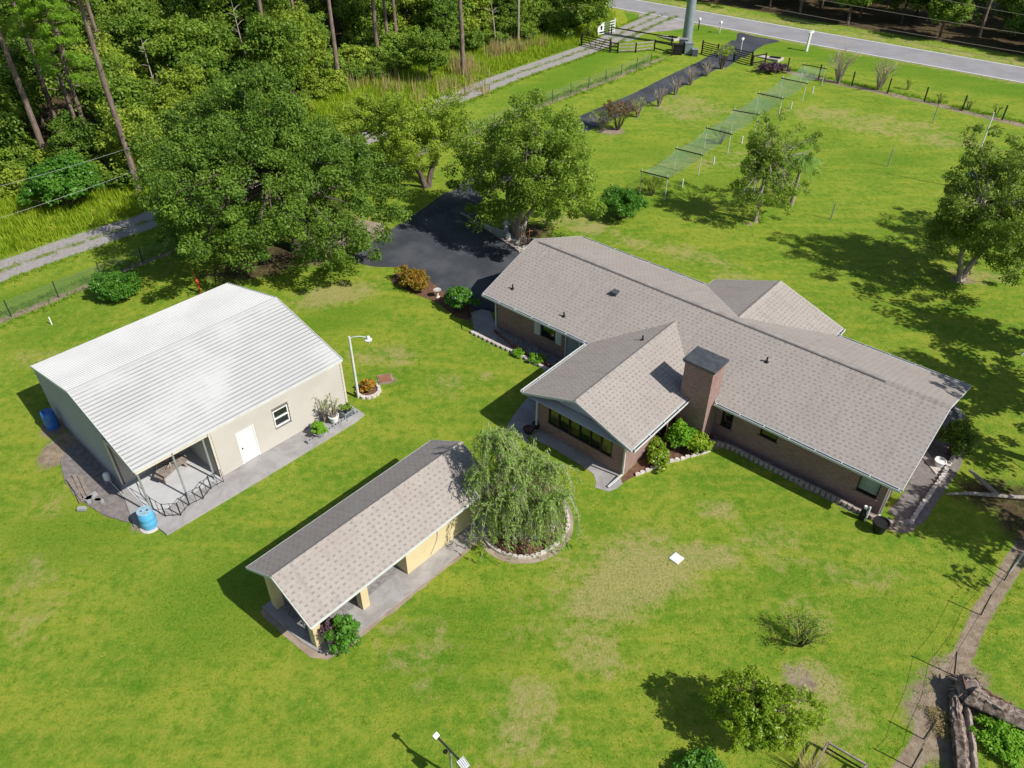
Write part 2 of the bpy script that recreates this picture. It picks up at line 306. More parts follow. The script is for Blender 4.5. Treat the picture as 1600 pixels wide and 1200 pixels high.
def auto_uv(me):
    ul = me.uv_layers.new(name='UVMap'); co = [v.co for v in me.vertices]; Z = Vector((0, 0, 1))
    for p in me.polygons:
        n = p.normal; t = Z.cross(n)
        if t.length < 1e-3: t = Vector((1, 0, 0))
        t.normalize(); bb = n.cross(t)
        for li in p.loop_indices:
            c = co[me.loops[li].vertex_index]; ul.data[li].uv = (c.dot(t) + 50, c.dot(bb) + 50)
def link(name, me, parent=None):
    o = bpy.data.objects.new(name, me); COL.objects.link(o)
    if parent is not None: o.parent = parent
    return o
def tag(o, label=None, cat=None, group=None, kind=None):
    if label: o['label'] = label
    if cat: o['category'] = cat
    if group: o['group'] = group
    if kind: o['kind'] = kind
    return o
def empty(name, loc=(0, 0, 0), rz=0, label=None, cat=None, group=None):
    o = bpy.data.objects.new(name, None); COL.objects.link(o); o.location = loc if len(loc) == 3 else (loc[0], loc[1], 0); o.rotation_euler = (0, 0, rz); o.empty_display_size = .3
    return tag(o, label, cat, group)
def copy_tree(o, parent=None):
    c = o.copy(); COL.objects.link(c)
    if parent is not None: c.parent = parent
    for ch in list(o.children): copy_tree(ch, c)
    return c
def sheet(name, poly, z, mat, kind='structure', thick=0.0, uv=False):
    mb = MB()
    if thick: mb.prism(poly, z - thick, z)
    else:
        n = len(poly); a = sum(poly[i][0] * poly[(i + 1) % n][1] - poly[(i + 1) % n][0] * poly[i][1] for i in range(n))
        pl = poly if a > 0 else poly[::-1]; mb.add([(p[0], p[1], z) for p in pl], [tuple(range(n))])
    o = mb.build(name, mat, uv=uv); o['kind'] = kind; return o
def densify(pts, step, wob=0.0, closed=False, seed=0):
    r = random.Random(seed); out = []; n = len(pts); P_ = [Vector(p[:2]) for p in pts]
    def cr(a, b, c, d, t): return .5 * ((2 * b) + (c - a) * t + (2 * a - 5 * b + 4 * c - d) * t * t + (-a + 3 * b - 3 * c + d) * t ** 3)
    rng = range(n) if closed else range(n - 1)
    for i in rng:
        a = P_[(i - 1) % n] if closed or i > 0 else P_[0]; b_ = P_[i]; c = P_[(i + 1) % n]; d = P_[(i + 2) % n] if closed or i + 2 < n else P_[-1]
        k = max(1, int((c - b_).length / step))
        for j in range(k):
            q = cr(a, b_, c, d, j / k); out.append((q.x + r.uniform(-wob, wob), q.y + r.uniform(-wob, wob)))
    if not closed: out.append(tuple(P_[-1]))
    return out
def resample(pts, step):
    out = []; acc = 0.0; P_ = [Vector(p[:2]) for p in pts]
    for a, b in zip(P_, P_[1:]):
        l = (b - a).length
        while acc <= l:
            q = a.lerp(b, acc / l if l else 0); d = (b - a).normalized(); out.append((q.x, q.y, math.atan2(d.y, d.x))); acc += step
        acc -= l
    return out

# ------------------------------------------------------------------ foliage
def leaves(name, C, NRM, size, mat, parent, tint, aspect=.55, axis=None, bend=0.0):
    """one small pointed leaf or spray for every row of C"""
    n = len(C); NRM = NRM / np.maximum(1e-6, np.linalg.norm(NRM, axis=1))[:, None]
    if axis is None: axis = RNG.normal(size=(n, 3))
    t = axis - (axis * NRM).sum(1)[:, None] * NRM; t /= np.maximum(1e-6, np.linalg.norm(t, axis=1))[:, None]
    b = np.cross(NRM, t); sz = (size * RNG.uniform(.65, 1.35, n))[:, None] if np.isscalar(size) else size[:, None]
    V = np.empty((n, 4, 3)); V[:, 0] = C - t * sz * .5; V[:, 1] = C + b * sz * aspect * .5 + t * sz * .05 + NRM * sz * bend; V[:, 2] = C + t * sz * .5 - NRM * sz * bend; V[:, 3] = C - b * sz * aspect * .5 + t * sz * .05 + NRM * sz * bend
    me = bpy.data.meshes.new(name); me.vertices.add(4 * n); me.vertices.foreach_set('co', V.ravel().astype(np.float32))
    me.loops.add(4 * n); me.loops.foreach_set('vertex_index', np.arange(4 * n, dtype=np.int32))
    me.polygons.add(n); me.polygons.foreach_set('loop_start', np.arange(0, 4 * n, 4, dtype=np.int32))
    me.update(calc_edges=True); at = me.attributes.new('tint', 'FLOAT', 'POINT'); at.data.foreach_set('value', np.repeat(np.clip(tint, 0, 1), 4).astype(np.float32))
    me.materials.append(M(mat)); return link(name, me, parent)
def clumps(centre, rad, n, low=-.35, power=.45, lobes=.22, seed=0):
    r = np.random.default_rng(seed); d = r.normal(size=(n * 3, 3)); d /= np.linalg.norm(d, axis=1)[:, None]; d = d[d[:, 2] > low][:n]
    k = r.normal(size=(5, 3)) * 2.2; ph = r.uniform(0, 6, 5); lob = 1 + lobes * np.sin(d @ k.T + ph).sum(1) / 1.8
    return np.array(centre) + d * (r.uniform(0, 1, len(d)) ** power * lob)[:, None] * np.array(rad)
def spray(CC, cr, per, seed=0, flat=.7, up=.6):
    r = np.random.default_rng(seed); n = len(CC); crs = cr * r.uniform(.6, 1.35, n); rep = np.repeat(np.arange(n), per)
    d = r.normal(size=(len(rep), 3)); d /= np.linalg.norm(d, axis=1)[:, None]; q = r.uniform(.2, 1, len(rep)) ** .6
    pts = CC[rep] + d * (crs[rep] * q)[:, None] * np.array([1, 1, flat]); nr = d * .8 + np.array([0, 0, up]) + r.normal(size=d.shape) * .6
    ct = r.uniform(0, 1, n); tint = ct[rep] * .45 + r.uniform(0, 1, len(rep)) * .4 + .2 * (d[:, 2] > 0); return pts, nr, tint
def limbs(mb, base, trunk_top, CC, r0, frac=.4, seed=0, n=5, minr=.02):
    rr = random.Random(seed); base = Vector(base); top = Vector(trunk_top)
    for c in CC:
        if rr.random() > frac: continue
        c = Vector(c); t = rr.uniform(.45, 1.0); a = base.lerp(top, t); m1 = a.lerp(c, .45) + Vector((rr.uniform(-.3, .3), rr.uniform(-.3, .3), rr.uniform(-.1, .5)))
        rad = r0 * rr.uniform(.22, .42); mb.tube([a, m1, a.lerp(c, .78) + Vector((rr.uniform(-.15, .15), rr.uniform(-.15, .15), .1)), c], [rad, rad * .65, rad * .38, minr], 5, False)
def tree(name, base, height, rad, mat, bark, label=None, cat='tree', group=None, seed=1, nclump=90, per=260, leaf=.16, clump=.8, trunk_r=.22, trunk_h=.4, zc=.62, rz_=.42, low=-.5, aspect=.55, stems=1, offset=(0, 0), power=.42, lobes=.25, frac=.45, flat=.7, lean=(0, 0)):
    """base (x,y); height of the crown top; rad = crown radius"""
    r = random.Random(seed); rt = empty(name, (base[0], base[1], 0), 0, label, cat, group); H = height
    cen = (offset[0], offset[1], H * zc); CC = clumps(cen, (rad, rad * r.uniform(.9, 1.05), H * rz_), nclump, low, power, lobes, seed)
    CC[:, 2] = np.clip(CC[:, 2], .25, None); mb = MB()
    for s in range(stems):
        a = 2 * math.pi * s / max(1, stems) + r.uniform(0, 1); k = 0 if stems == 1 else 1
        p0 = Vector((math.cos(a) * .15 * k, math.sin(a) * .15 * k, -.1)); p1 = Vector((math.cos(a) * rad * .12 * k + lean[0] * .4, math.sin(a) * rad * .12 * k + lean[1] * .4, H * trunk_h * .5))
        p2 = Vector((math.cos(a) * rad * .28 * k + offset[0] * .6 + lean[0] * .6, math.sin(a) * rad * .28 * k + offset[1] * .6 + lean[1] * .6, H * trunk_h)); p3 = Vector((cen[0] + math.cos(a) * rad * .35 * k, cen[1] + math.sin(a) * rad * .35 * k, H * .82)); tr = trunk_r / max(1, stems) ** .5
        mb.tube([p0, p0.lerp(p1, .12) + Vector((0, 0, .1)), p1, p2, p2.lerp(p3, .5), p3], [tr * 1.7, tr * 1.15, tr, tr * .8, tr * .45, tr * .12], 8, True)
        limbs(mb, p1.lerp(p2, .6), p2.lerp(p3, .7), CC[s::stems], tr, frac, seed + s)
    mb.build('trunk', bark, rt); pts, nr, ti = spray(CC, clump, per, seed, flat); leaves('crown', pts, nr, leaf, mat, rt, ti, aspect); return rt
def pine(base, H, crown_from=.62, label=None, group=None, seed=1, rad=2.6, tr=.2, leanx=0.0, leany=0.0, per=170, ncl=34):
    r = random.Random(seed); rt = empty('pine_tree', (base[0], base[1], 0), 0, label, 'pine', group); mb = MB()
    top = Vector((leanx, leany, H)); pts = [Vector((0, 0, -.1)), Vector((0, 0, .5))] + [Vector((top.x * t * t + r.uniform(-.08, .08), top.y * t * t + r.uniform(-.08, .08), H * t)) for t in (.2, .4, .6, .8, 1)]
    mb.tube(pts, [tr * 1.35, tr * 1.05, tr * .95, tr * .82, tr * .68, tr * .42, .03], 9); CC = []
    for i in range(ncl):
        t = crown_from + (1 - crown_from) * (i / ncl) ** .9; a = i * 2.4 + r.uniform(-.4, .4); l = rad * (1.15 - (t - crown_from) / (1 - crown_from) * .8) * r.uniform(.5, 1.05)
        o = Vector((top.x * t * t, top.y * t * t, H * t)); e = o + Vector((math.cos(a) * l, math.sin(a) * l, l * r.uniform(.05, .45))); mb.tube([o, o.lerp(e, .5) + Vector((0, 0, -.1)), e], [.07, .05, .02], 4, False)
        CC.append(e); CC.append(o.lerp(e, .62) + Vector((0, 0, .15)))
    for i in range(6):
        t = r.uniform(.3, crown_from); a = r.uniform(0, 6.3); o = Vector((top.x * t * t, top.y * t * t, H * t)); mb.tube([o, o + Vector((math.cos(a) * r.uniform(.4, 1.3), math.sin(a) * r.uniform(.4, 1.3), r.uniform(-.2, .3)))], [.035, .01], 4, False)
    mb.build('trunk', 'pine_bark', rt); pts, nr, ti = spray(np.array([tuple(c) for c in CC]), .62, per, seed, .6, .3)
    leaves('crown', pts, nr, .36, 'needle', rt, ti, .16); return rt
def bush(name, base, rx, ry, h, mat, label, cat='bush', seed=3, n=50, per=220, leaf=.11, clump=.3, bark='oak_bark', group=None, aspect=.55, rz=0, second=None, power=.35, lobes=.15, low=-.15):
    rt = empty(name, (base[0], base[1], 0), rz, label, cat, group); CC = clumps((0, 0, h * .45), (rx, ry, h * .55), n, low, power, lobes, seed); CC[:, 2] = np.clip(CC[:, 2], .12, None)
    mb = MB()
    for i, c in enumerate(CC[::3]):
        mb.tube([(c[0] * .15, c[1] * .15, 0), (c[0] * .6, c[1] * .6, c[2] * .55), tuple(c)], [.03, .02, .008], 4, False)
    mb.build('stem', bark, rt); pts, nr, ti = spray(CC, clump, per, seed); leaves('foliage', pts, nr, leaf, mat, rt, ti, aspect)
    if second:
        pts, nr, ti = spray(CC[CC[:, 2] > h * .35][::2], clump * 1.15, second[1], seed + 5); leaves('blossom' if 'flower' in second[0] else 'foliage', pts, nr, second[2], second[0], rt, ti, .7)
    return rt
def bare_shrub(base, h, rad, bark, label, group, seed=2, n=26, leafmat=None, nl=0, name='crape_myrtle', tw=.018, tint_leaf=.12):
    r = random.Random(seed); rt = empty(name, (base[0], base[1], 0), 0, label, 'shrub', group); mb = MB(); tips = []
    for i in range(n):
        a = r.uniform(0, 6.28); l = rad * r.uniform(.35, 1); e = Vector((math.cos(a) * l, math.sin(a) * l, h * r.uniform(.7, 1) * (1 - .25 * l / rad))); p = Vector((math.cos(a) * .1, math.sin(a) * .1, 0)); q = p.lerp(e, .5) + Vector((-math.cos(a) * .12 * l, -math.sin(a) * .12 * l, .12 * h))
        mb.tube([p, q, e], [tw * 1.6, tw, tw * .4], 4, False)
        for k in range(4):
            o = q.lerp(e, r.uniform(0, .9)); f = o + Vector((r.uniform(-.3, .3), r.uniform(-.3, .3), r.uniform(.15, .5))) * (rad * .7); mb.tube([o, f], [tw * .6, tw * .3], 3, False); tips.append(f)
        tips.append(e)
    mb.build('branches', bark, rt)
    if leafmat:
        c = np.array([tuple(t) for t in tips]); pts, nr, ti = spray(c, .2, max(1, nl // len(c)), seed); leaves('foliage', pts, nr, tint_leaf, leafmat, rt, ti, .5)
    return rt
def tufts(name, pts, hmin, hmax, mat, blades=7, spread=.12, wid=.035, kind='stuff', label=None, lean=.45):
    pts = np.asarray(pts); n = len(pts) * blades; C = np.repeat(pts, blades, axis=0); a = RNG.uniform(0, 2 * np.pi, n); hh = RNG.uniform(hmin, hmax, n)
    base = np.zeros((n, 3)); base[:, :2] = C[:, :2] + RNG.normal(size=(n, 2)) * spread; le = lean * hh * RNG.uniform(.2, 1, n)
    tip = base + np.stack([np.cos(a) * le, np.sin(a) * le, hh], 1); s = np.stack([-np.sin(a), np.cos(a), np.zeros(n)], 1) * wid * RNG.uniform(.6, 1.4, n)[:, None]
    V = np.empty((n, 3, 3)); V[:, 0] = base - s; V[:, 1] = base + s; V[:, 2] = tip
    me = bpy.data.meshes.new(name); me.vertices.add(3 * n); me.vertices.foreach_set('co', V.ravel().astype(np.float32)); me.loops.add(3 * n); me.loops.foreach_set('vertex_index', np.arange(3 * n, dtype=np.int32))
    me.polygons.add(n); me.polygons.foreach_set('loop_start', np.arange(0, 3 * n, 3, dtype=np.int32)); me.update(calc_edges=True)
    at = me.attributes.new('tint', 'FLOAT', 'POINT'); at.data.foreach_set('value', np.repeat(RNG.uniform(0, 1, n), 3).astype(np.float32)); me.materials.append(M(mat))
    o = link(name, me); tag(o, label, 'grass', kind=kind); return o

# ------------------------------------------------------------------ ground
def polyd(X, Y, pts):
    D = np.full(X.shape, 1e9)
    for (x0, y0), (x1, y1) in zip(pts, pts[1:]):
        dx, dy = x1 - x0, y1 - y0; t = np.clip(((X - x0) * dx + (Y - y0) * dy) / (dx * dx + dy * dy), 0, 1); D = np.minimum(D, np.hypot(X - x0 - t * dx, Y - y0 - t * dy))
    return D
def PP(*l): return [P2(*q) for q in l]
FENCE_L = PP((-60, 528), (0, 502), (75, 472), (140, 445), (187, 425), (420, 335), (600, 262), (770, 197), (850, 164), (950, 126), (1035, 91))
FENCE_R = PP((1230, 111), (1310, 130), (1372, 143), (1450, 160), (1530, 180), (1620, 200))
FENCE_B = PP((1640, 790), (1600, 850), (1569, 905), (1532, 962), (1491, 1055), (1443, 1156), (1405, 1215), (1380, 1260))
TRACK = PP((-140, 480), (-60, 455), (0, 424), (130, 378), (250, 338), (420, 275), (560, 220), (640, 186), (715, 152), (800, 118), (880, 90), (935, 70), (985, 45), (1040, 22))
ROAD = [(-60, 190.2), (17.0, 126.6), (37.0, 110.0), (58.6, 92.6), (140, 26.5)]
FORB = PP((-160, 420), (0, 325), (110, 318), (270, 292), (430, 225), (540, 150), (620, 122), (700, 96), (830, 66), (900, 50), (950, 36), (985, 5))
def sdside(X, Y, pts):
    """positive on the far side of an open line running left to right"""
    D = polyd(X, Y, pts); xs = [p[0] for p in pts]; ys = [p[1] for p in pts]; o = np.argsort(xs); return np.where(Y > np.interp(X, np.array(xs)[o], np.array(ys)[o]), D, -D)
def ground():
    xs = np.concatenate([[-2500, -900, -400, -200, -130], np.arange(-95, 85, .36), [95, 120, 160, 260, 500, 1200, 2500]])
    ys = np.concatenate([[-500, -100, -20, 0], np.arange(8, 62, .3), np.arange(62, 140, .6), [150, 180, 240, 400, 900, 3000]])
    X, Y = np.meshgrid(xs, ys); nx, ny = len(xs), len(ys); co = np.stack([X, Y, np.zeros_like(X)], -1).reshape(-1, 3)
    i = np.arange(nx - 1)[None, :] + nx * np.arange(ny - 1)[:, None]; F = np.stack([i, i + 1, i + nx + 1, i + nx], -1).reshape(-1)
    me = bpy.data.meshes.new('lawn'); me.vertices.add(len(co)); me.vertices.foreach_set('co', co.ravel().astype(np.float32)); me.loops.add(len(F)); me.loops.foreach_set('vertex_index', F.astype(np.int32))
    npoly = len(F) // 4; me.polygons.add(npoly); me.polygons.foreach_set('loop_start', np.arange(0, 4 * npoly, 4, dtype=np.int32)); me.update(calc_edges=True)
    def band(d, wdt, soft): return np.clip(1 - (d - wdt) / soft, 0, 1)
    def ell(lst):
        m_ = np.zeros_like(X)
        for q in lst:
            px, py, rx, ry, k = q[:5]; a = q[5] if len(q) > 5 else 0; cx, cy = P2(px, py); dx, dy = X - cx, Y - cy; u = (dx * math.cos(a) + dy * math.sin(a)) / rx; v = (-dx * math.sin(a) + dy * math.cos(a)) / ry
            m_ = np.maximum(m_, k * np.clip(1.5 - np.hypot(u, v), 0, 1))
        return m_
    dirt = np.maximum.reduce([band(polyd(X, Y, FENCE_L), .1, .6) * .8, band(polyd(X, Y, FENCE_R), .2, 1.0) * .85, band(polyd(X, Y, FENCE_B), .2, .3),
        ell([(95, 700, .9, 1.6, .9), (85, 668, .7, .8, .8), (150, 745, 1.4, .5, .8, -.8), (225, 820, .7, .6, .9), (1470, 1130, 1.3, 2.2, .75), (1495, 1060, 1.2, 1.0, .9), (1545, 1110, 1.3, 1.0, .7), (955, 205, 1.5, 1.0, .85), (470, 398, 3.4, 2.0, .75), (555, 362, 1.8, 1.2, .9), (150, 470, .5, .5, .1),
            (998, 742, .5, .5, .0), (1250, 1065, .8, .9, .62), (575, 376, 1.6, 1.1, .9), (604, 593, .6, .45, .8), (1170, 350, .5, .4, .6), (1500, 438, 1.0, .6, .8), (1030, 168, .8, .4, .7), (1056, 150, .8, .4, .6), (996, 186, .8, .4, .6), (1127, 108, .8, .4, .6)])])
    dry = ell([(1000, 895, 2.6, 2.0, .8, .6), (1130, 870, 1.0, .8, .75), (945, 930, 2.1, 1.6, .78, .6), (1085, 870, 1.8, 1.0, .75), (1120, 795, 1.2, .8, .62), (920, 1010, 1.6, 2.0, .5, .8), (960, 920, 5.0, 3.2, .45, .5), (820, 1120, 2.0, 2.6, .46, .3), (1270, 1065, 1.1, 1.0, .8), (1290, 1120, 2, 1.8, .5), (1080, 400, 4, 1.6, .5, -.5), (1010, 385, 3, 1.1, .5, -.5), (1150, 435, 2.4, 1.2, .55, -.5), (520, 460, 3.2, 1.6, .72, .5), (590, 400, 2.2, 1.4, .6), (560, 345, 2.5, 1.2, .55), (380, 760, 1.5, .6, .62, .8), (60, 560, 2.0, 1.2, .42), (40, 940, 2.5, 3.5, .36, .4), (1130, 250, 8, 3, .38), (1350, 190, 9, 4, .5, -.5), (1480, 220, 6, 3, .5, -.5), (1080, 170, 5, 5, .5, .9), (780, 470, 1.2, 1, .3), (700, 600, 1.2, 1.5, .45), (760, 590, .9, .6, .4), (1530, 430, 2.5, 1.5, .55), (1250, 960, 1.6, 1.2, .4), (600, 560, 2.6, 1.5, .5), (905, 350, 3.5, 1.5, .6, -.5), (880, 400, 1, 1, .2), (1340, 900, 2.5, 1.5, .42), (970, 690, .5, .5, .0), (1200, 860, 2.5, 1.5, .42), (640, 1010, 1.6, 2.6, .42, .8), (80, 780, 1.2, 1.6, .4, .4)])
    lush = np.maximum(ell([(520, 500, 3.2, 1.6, .65, .3), (130, 830, 4, 2.5, .55, .3), (330, 950, 3, 3, .6, .5), (700, 1000, 3.5, 2, .6, .6), (740, 1020, 4, 2, .5, .6), (1060, 300, 9, 3, .5, .5), (860, 300, 5, 2, .5), (1000, 650, 1, 1, .0), (900, 110, 14, 2.6, .75, .95), (1020, 240, 7, 3, .5), (560, 330, 3, 2, .2), (400, 900, 3, 2, .55, .7), (650, 720, 2.5, 1.4, .55), (1240, 900, 2, 1.2, .4), (1400, 950, 2, 2, .45), (1380, 250, 5, 2.5, .5), (1200, 180, 5, 2, .5, .8), (70, 520, 4, 1.2, .4, .8), (218, 1072, .5, .5, .9), (90, 450, 6, 1.6, .7, .6)]), band(polyd(X, Y, [(x_, y_ - 7.5) for x_, y_ in ROAD]), 2.5, 3) * .7)
    fs = sdside(X, Y, FORB); tr = polyd(X, Y, TRACK); weed = np.clip((fs + 13) / 5, 0, 1) * (X < 16) * (Y > 40) * (tr > 2.0) * (sdside(X, Y, TRACK) > 0) * .9
    rd = sdside(X, Y, ROAD); farv = (rd > 3.6)
    litter = np.maximum(np.clip((fs - .5) / 3, 0, 1) * (rd < -6) * (X < 17), np.clip((rd - 6.8) / 3, 0, 1)); litter = np.maximum(litter, ell([(470, 395, 4.6, 2.6, .72, .1), (395, 420, 4.4, 1.9, .66, .3), (470, 340, 5, 5, .62), (600, 300, 2.5, 2, .3), (1560, 775, 2.6, 1.5, .62), (1600, 820, 1.5, 2, .7), (1440, 690, .1, .1, .0), (820, 362, 2.2, 1.4, .8), (245, 305, 3.5, 1.6, .95, .3), (300, 300, 3, 1.6, .9, .3)]))
    dry = np.maximum(dry, farv * np.clip(1 - (rd - 3.6) / 7, 0, 1) * .62)
    dry = np.maximum(dry, band(polyd(X, Y, [(x_, y_ - 3.9) for x_, y_ in ROAD]), .5, 1.8) * .62)
    for nme, arr in (('dirt', dirt), ('dry', dry), ('lush', lush), ('weed', weed), ('litter', litter)):
        at = me.attributes.new(nme, 'FLOAT', 'POINT'); at.data.foreach_set('value', arr.ravel().astype(np.float32))
    me.materials.append(M('lawn')); o = link('lawn', me); o['kind'] = 'structure'
ground()
def strip(name, line, wid, z, mat, step=.5, wob=.0, seed=1, attrs=False):
    ln = densify(line, step); V = []; F = []; A = []; r = random.Random(seed); cols = 9 if attrs else 2
    for i, p in enumerate(ln):
        a = Vector(ln[max(0, i - 1)]); b_ = Vector(ln[min(len(ln) - 1, i + 1)]); d = (b_ - a).normalized(); nn = Vector((-d.y, d.x)); w0 = wid / 2 + r.uniform(-wob, wob); w1 = wid / 2 + r.uniform(-wob, wob)
        for k in range(cols):
            t = k / (cols - 1); q = Vector(p) + nn * (-w0 + (w0 + w1) * t); V.append((q.x, q.y, z)); A.append(t)
    for i in range(len(ln) - 1):
        for k in range(cols - 1): F.append((i * cols + k, (i + 1) * cols + k, (i + 1) * cols + k + 1, i * cols + k + 1)[::-1])
    mb = MB(); mb.add(V, [f[::-1] for f in F]); mb2 = mb; o = mb.build(name, mat)
    if attrs: at = o.data.attributes.new('across', 'FLOAT', 'POINT'); at.data.foreach_set('value', A)
    for p in o.data.polygons[:1]:
        if p.normal.z < 0: o.data.flip_normals()
    o['kind'] = 'structure'; return o
# gravel track material: two wheel ruts, grass between them
m, nt, b = nmat('gravel_track', .92, .1)
ac = attr(nt, 'across'); mid = ramp(nt, math_(nt, 'ABSOLUTE', math_(nt, 'SUBTRACT', ac, .5)), .14, .02); k1 = noise(nt, .9, 5, .65); k2 = noise(nt, 5, 4); k3 = noise(nt, 22, 3)
gc = mix(nt, ramp(nt, k2, .35, .65), (.27, .25, .24), (.36, .335, .325)); gc = mix(nt, ramp(nt, k3, .45, .7, 0, .4), gc, (.19, .175, .17)); gc = mix(nt, ramp(nt, k1, .55, .7, 0, .6), gc, (.22, .20, .185))
gf = math_(nt, 'MULTIPLY', mid, ramp(nt, math_(nt, 'ADD', k1, math_(nt, 'MULTIPLY', k2, .5)), .62, .86)); gc = mix(nt, gf, gc, (.15, .19, .03))
edge = ramp(nt, math_(nt, 'ADD', math_(nt, 'ABSOLUTE', math_(nt, 'SUBTRACT', ac, .5)), math_(nt, 'MULTIPLY', math_(nt, 'SUBTRACT', k2, .5), .35)), .42, .5)
gc = mix(nt, edge, gc, (.16, .24, .02)); L(nt, gc, b.inputs['Base Color']); bump(nt, b, k3, .5, .03)
strip('gravel_track', TRACK, 3.2, .008, 'gravel_track', .4, .08, 3, True)
strip('road', ROAD, 6.6, .012, 'road_asphalt', 4)
def offline(l, d):
    out = []
    for i, p in enumerate(l):
        a = Vector(l[max(0, i - 1)]); b_ = Vector(l[min(len(l) - 1, i + 1)]); t = (b_ - a).normalized(); out.append((p[0] - t.y * d, p[1] + t.x * d))
    return out
for d in (-3.0, 3.0): strip('road_edge_line', offline(ROAD, d), .16, .017, 'road_white', 4)
dl = resample(densify(ROAD, 2), 12.0)
mb = MB()
for x, y, a in dl: mb.cbox((x, y, .0165), (3.4, .14, .001), a)
o = mb.build('road_centre_line', 'road_yellow'); o['kind'] = 'structure'
# gravel mouth where the track meets the road, and the asphalt drive
sheet('track_entrance', densify(PP((915, 76), (975, 48), (1002, 20), (1040, 22), (1092, 40), (1030, 52), (985, 62), (950, 80)), .5, .08, True), .0045, 'gravel_track2' if 'gravel_track2' in MATS else 'dirt') if False else None
m, nt, b = nmat('gravel_apron', .92, .1); k2 = noise(nt, .6, 5); k3 = noise(nt, 18, 3); gc = mix(nt, ramp(nt, k2, .35, .65), (.36, .34, .33), (.27, .25, .235)); gc = mix(nt, ramp(nt, k3, .4, .7, 0, .4), gc, (.19, .175, .17)); L(nt, gc, b.inputs['Base Color']); bump(nt, b, k3, .5, .03)
sheet('track_entrance', densify(PP((960, 62), (990, 42), (1002, 21), (1030, 26), (1085, 38), (1060, 46), (1010, 52), (985, 64)), .6, .06, True), .005, 'gravel_apron')
DRIVE = PP((680, 352), (730, 305), (790, 262), (850, 225), (905, 196), (960, 172), (1010, 150), (1045, 132), (1085, 112), (1120, 96))
strip('driveway', DRIVE, 3.1, .0095, 'driveway_asphalt', .5, .03)
sheet('driveway', densify(PP((552, 402), (600, 366), (660, 327), (700, 300), (735, 305), (745, 330), (790, 368), (812, 392), (830, 420), (800, 470), (779, 486), (745, 486), (700, 462), (686, 450), (655, 428), (622, 418), (580, 416)), .5, .01, True), .0135, 'driveway_asphalt')
sheet('driveway_apron', densify(PP((1136, 78), (1150, 62), (1154, 51), (1180, 57), (1218, 64), (1195, 70), (1178, 80), (1160, 90)), .5, .02, True), .0055, 'apron_asphalt')
strip('driveway_apron', PP((1112, 102), (1142, 82), (1165, 66)), 3.6, .0045, 'driveway_asphalt', .5)

# ------------------------------------------------------------------ buildings
def wall(mb, x0, x1, y, z0, z1, t, op=(), axis='x'):
    """wall panel in plane y (thickness t to +y) with openings (x0,x1,z0,z1); axis 'y' swaps roles"""
    xs = sorted({x0, x1, *[o[0] for o in op], *[o[1] for o in op]}); zs = sorted({z0, z1, *[o[2] for o in op], *[o[3] for o in op]})
    for a, b_ in zip(xs, xs[1:]):
        for c, d in zip(zs, zs[1:]):
            mx, mz = (a + b_) / 2, (c + d) / 2
            if any(o[0] < mx < o[1] and o[2] < mz < o[3] for o in op): continue
            if axis == 'x': mb.box(a, b_, y, y + t, c, d)
            else: mb.box(y, y + t, a, b_, c, d)
def window(parent, x0, x1, z0, z1, y, depth=.12, frame='bronze_frame', glass='glass', nx=1, nz=1, axis='x', side=-1, blind=None, name='window', sill=True, label=None):
    """window set in a wall whose outer face is the plane y; side -1 faces -y"""
    def bx(mb, a, b_, c, d, y0, y1):
        y0, y1 = sorted((y0, y1))
        if axis == 'x': mb.box(a, b_, y0, y1, c, d)
        else: mb.box(y0, y1, a, b_, c, d)
    s = side; f = MB(); w_ = .05; yo = y + s * .015; yi = y - s * depth
    bx(f, x0, x1, z0, z0 + w_, yo, yi); bx(f, x0, x1, z1 - w_, z1, yo, yi); bx(f, x0, x0 + w_, z0 + w_, z1 - w_, yo, yi); bx(f, x1 - w_, x1, z0 + w_, z1 - w_, yo, yi)
    fo = f.build(name, frame, parent)
    if label: fo['label'] = label
    for i in range(1, nx):
        q = MB(); xx = x0 + (x1 - x0) * i / nx; bx(q, xx - .03, xx + .03, z0 + w_, z1 - w_, yo, yi); q.build('mullion', frame, fo)
    for i in range(1, nz):
        q = MB(); zz = z0 + (z1 - z0) * i / nz; bx(q, x0 + w_, x1 - w_, zz - .025, zz + .025, yo - s * .004, yi); q.build('rail', frame, fo)
    for i in range(nx):
        a = x0 + (x1 - x0) * i / nx + .03; c = x0 + (x1 - x0) * (i + 1) / nx - .03; g = MB(); bx(g, a, c, z0 + w_ / 2, z1 - w_ / 2, y - s * .06, y - s * .068)
        g.build('pane', glass[i % len(glass)] if isinstance(glass, list) else glass, fo)
    if blind: g = MB(); bx(g, x0 + w_, x1 - w_, z0 + w_ + .1, z1 - w_, y - s * .055, y - s * .0585); g.build('blind', blind, fo)
    if sill: g = MB(); bx(g, x0 - .08, x1 + .08, z0 - .07, z0 - .005, y + s * .07, y - s * .02); g.build('sill', 'brick_wall', fo, uv=True)
    return fo
def roofplane(parent, pts, mat='shingle', t=.12, name='roof'):
    mb = MB(); mb.prism([(p[0], p[1]) for p in pts], [p[2] - t for p in pts], [p[2] for p in pts]); return mb.build(name, mat, parent, uv=True)
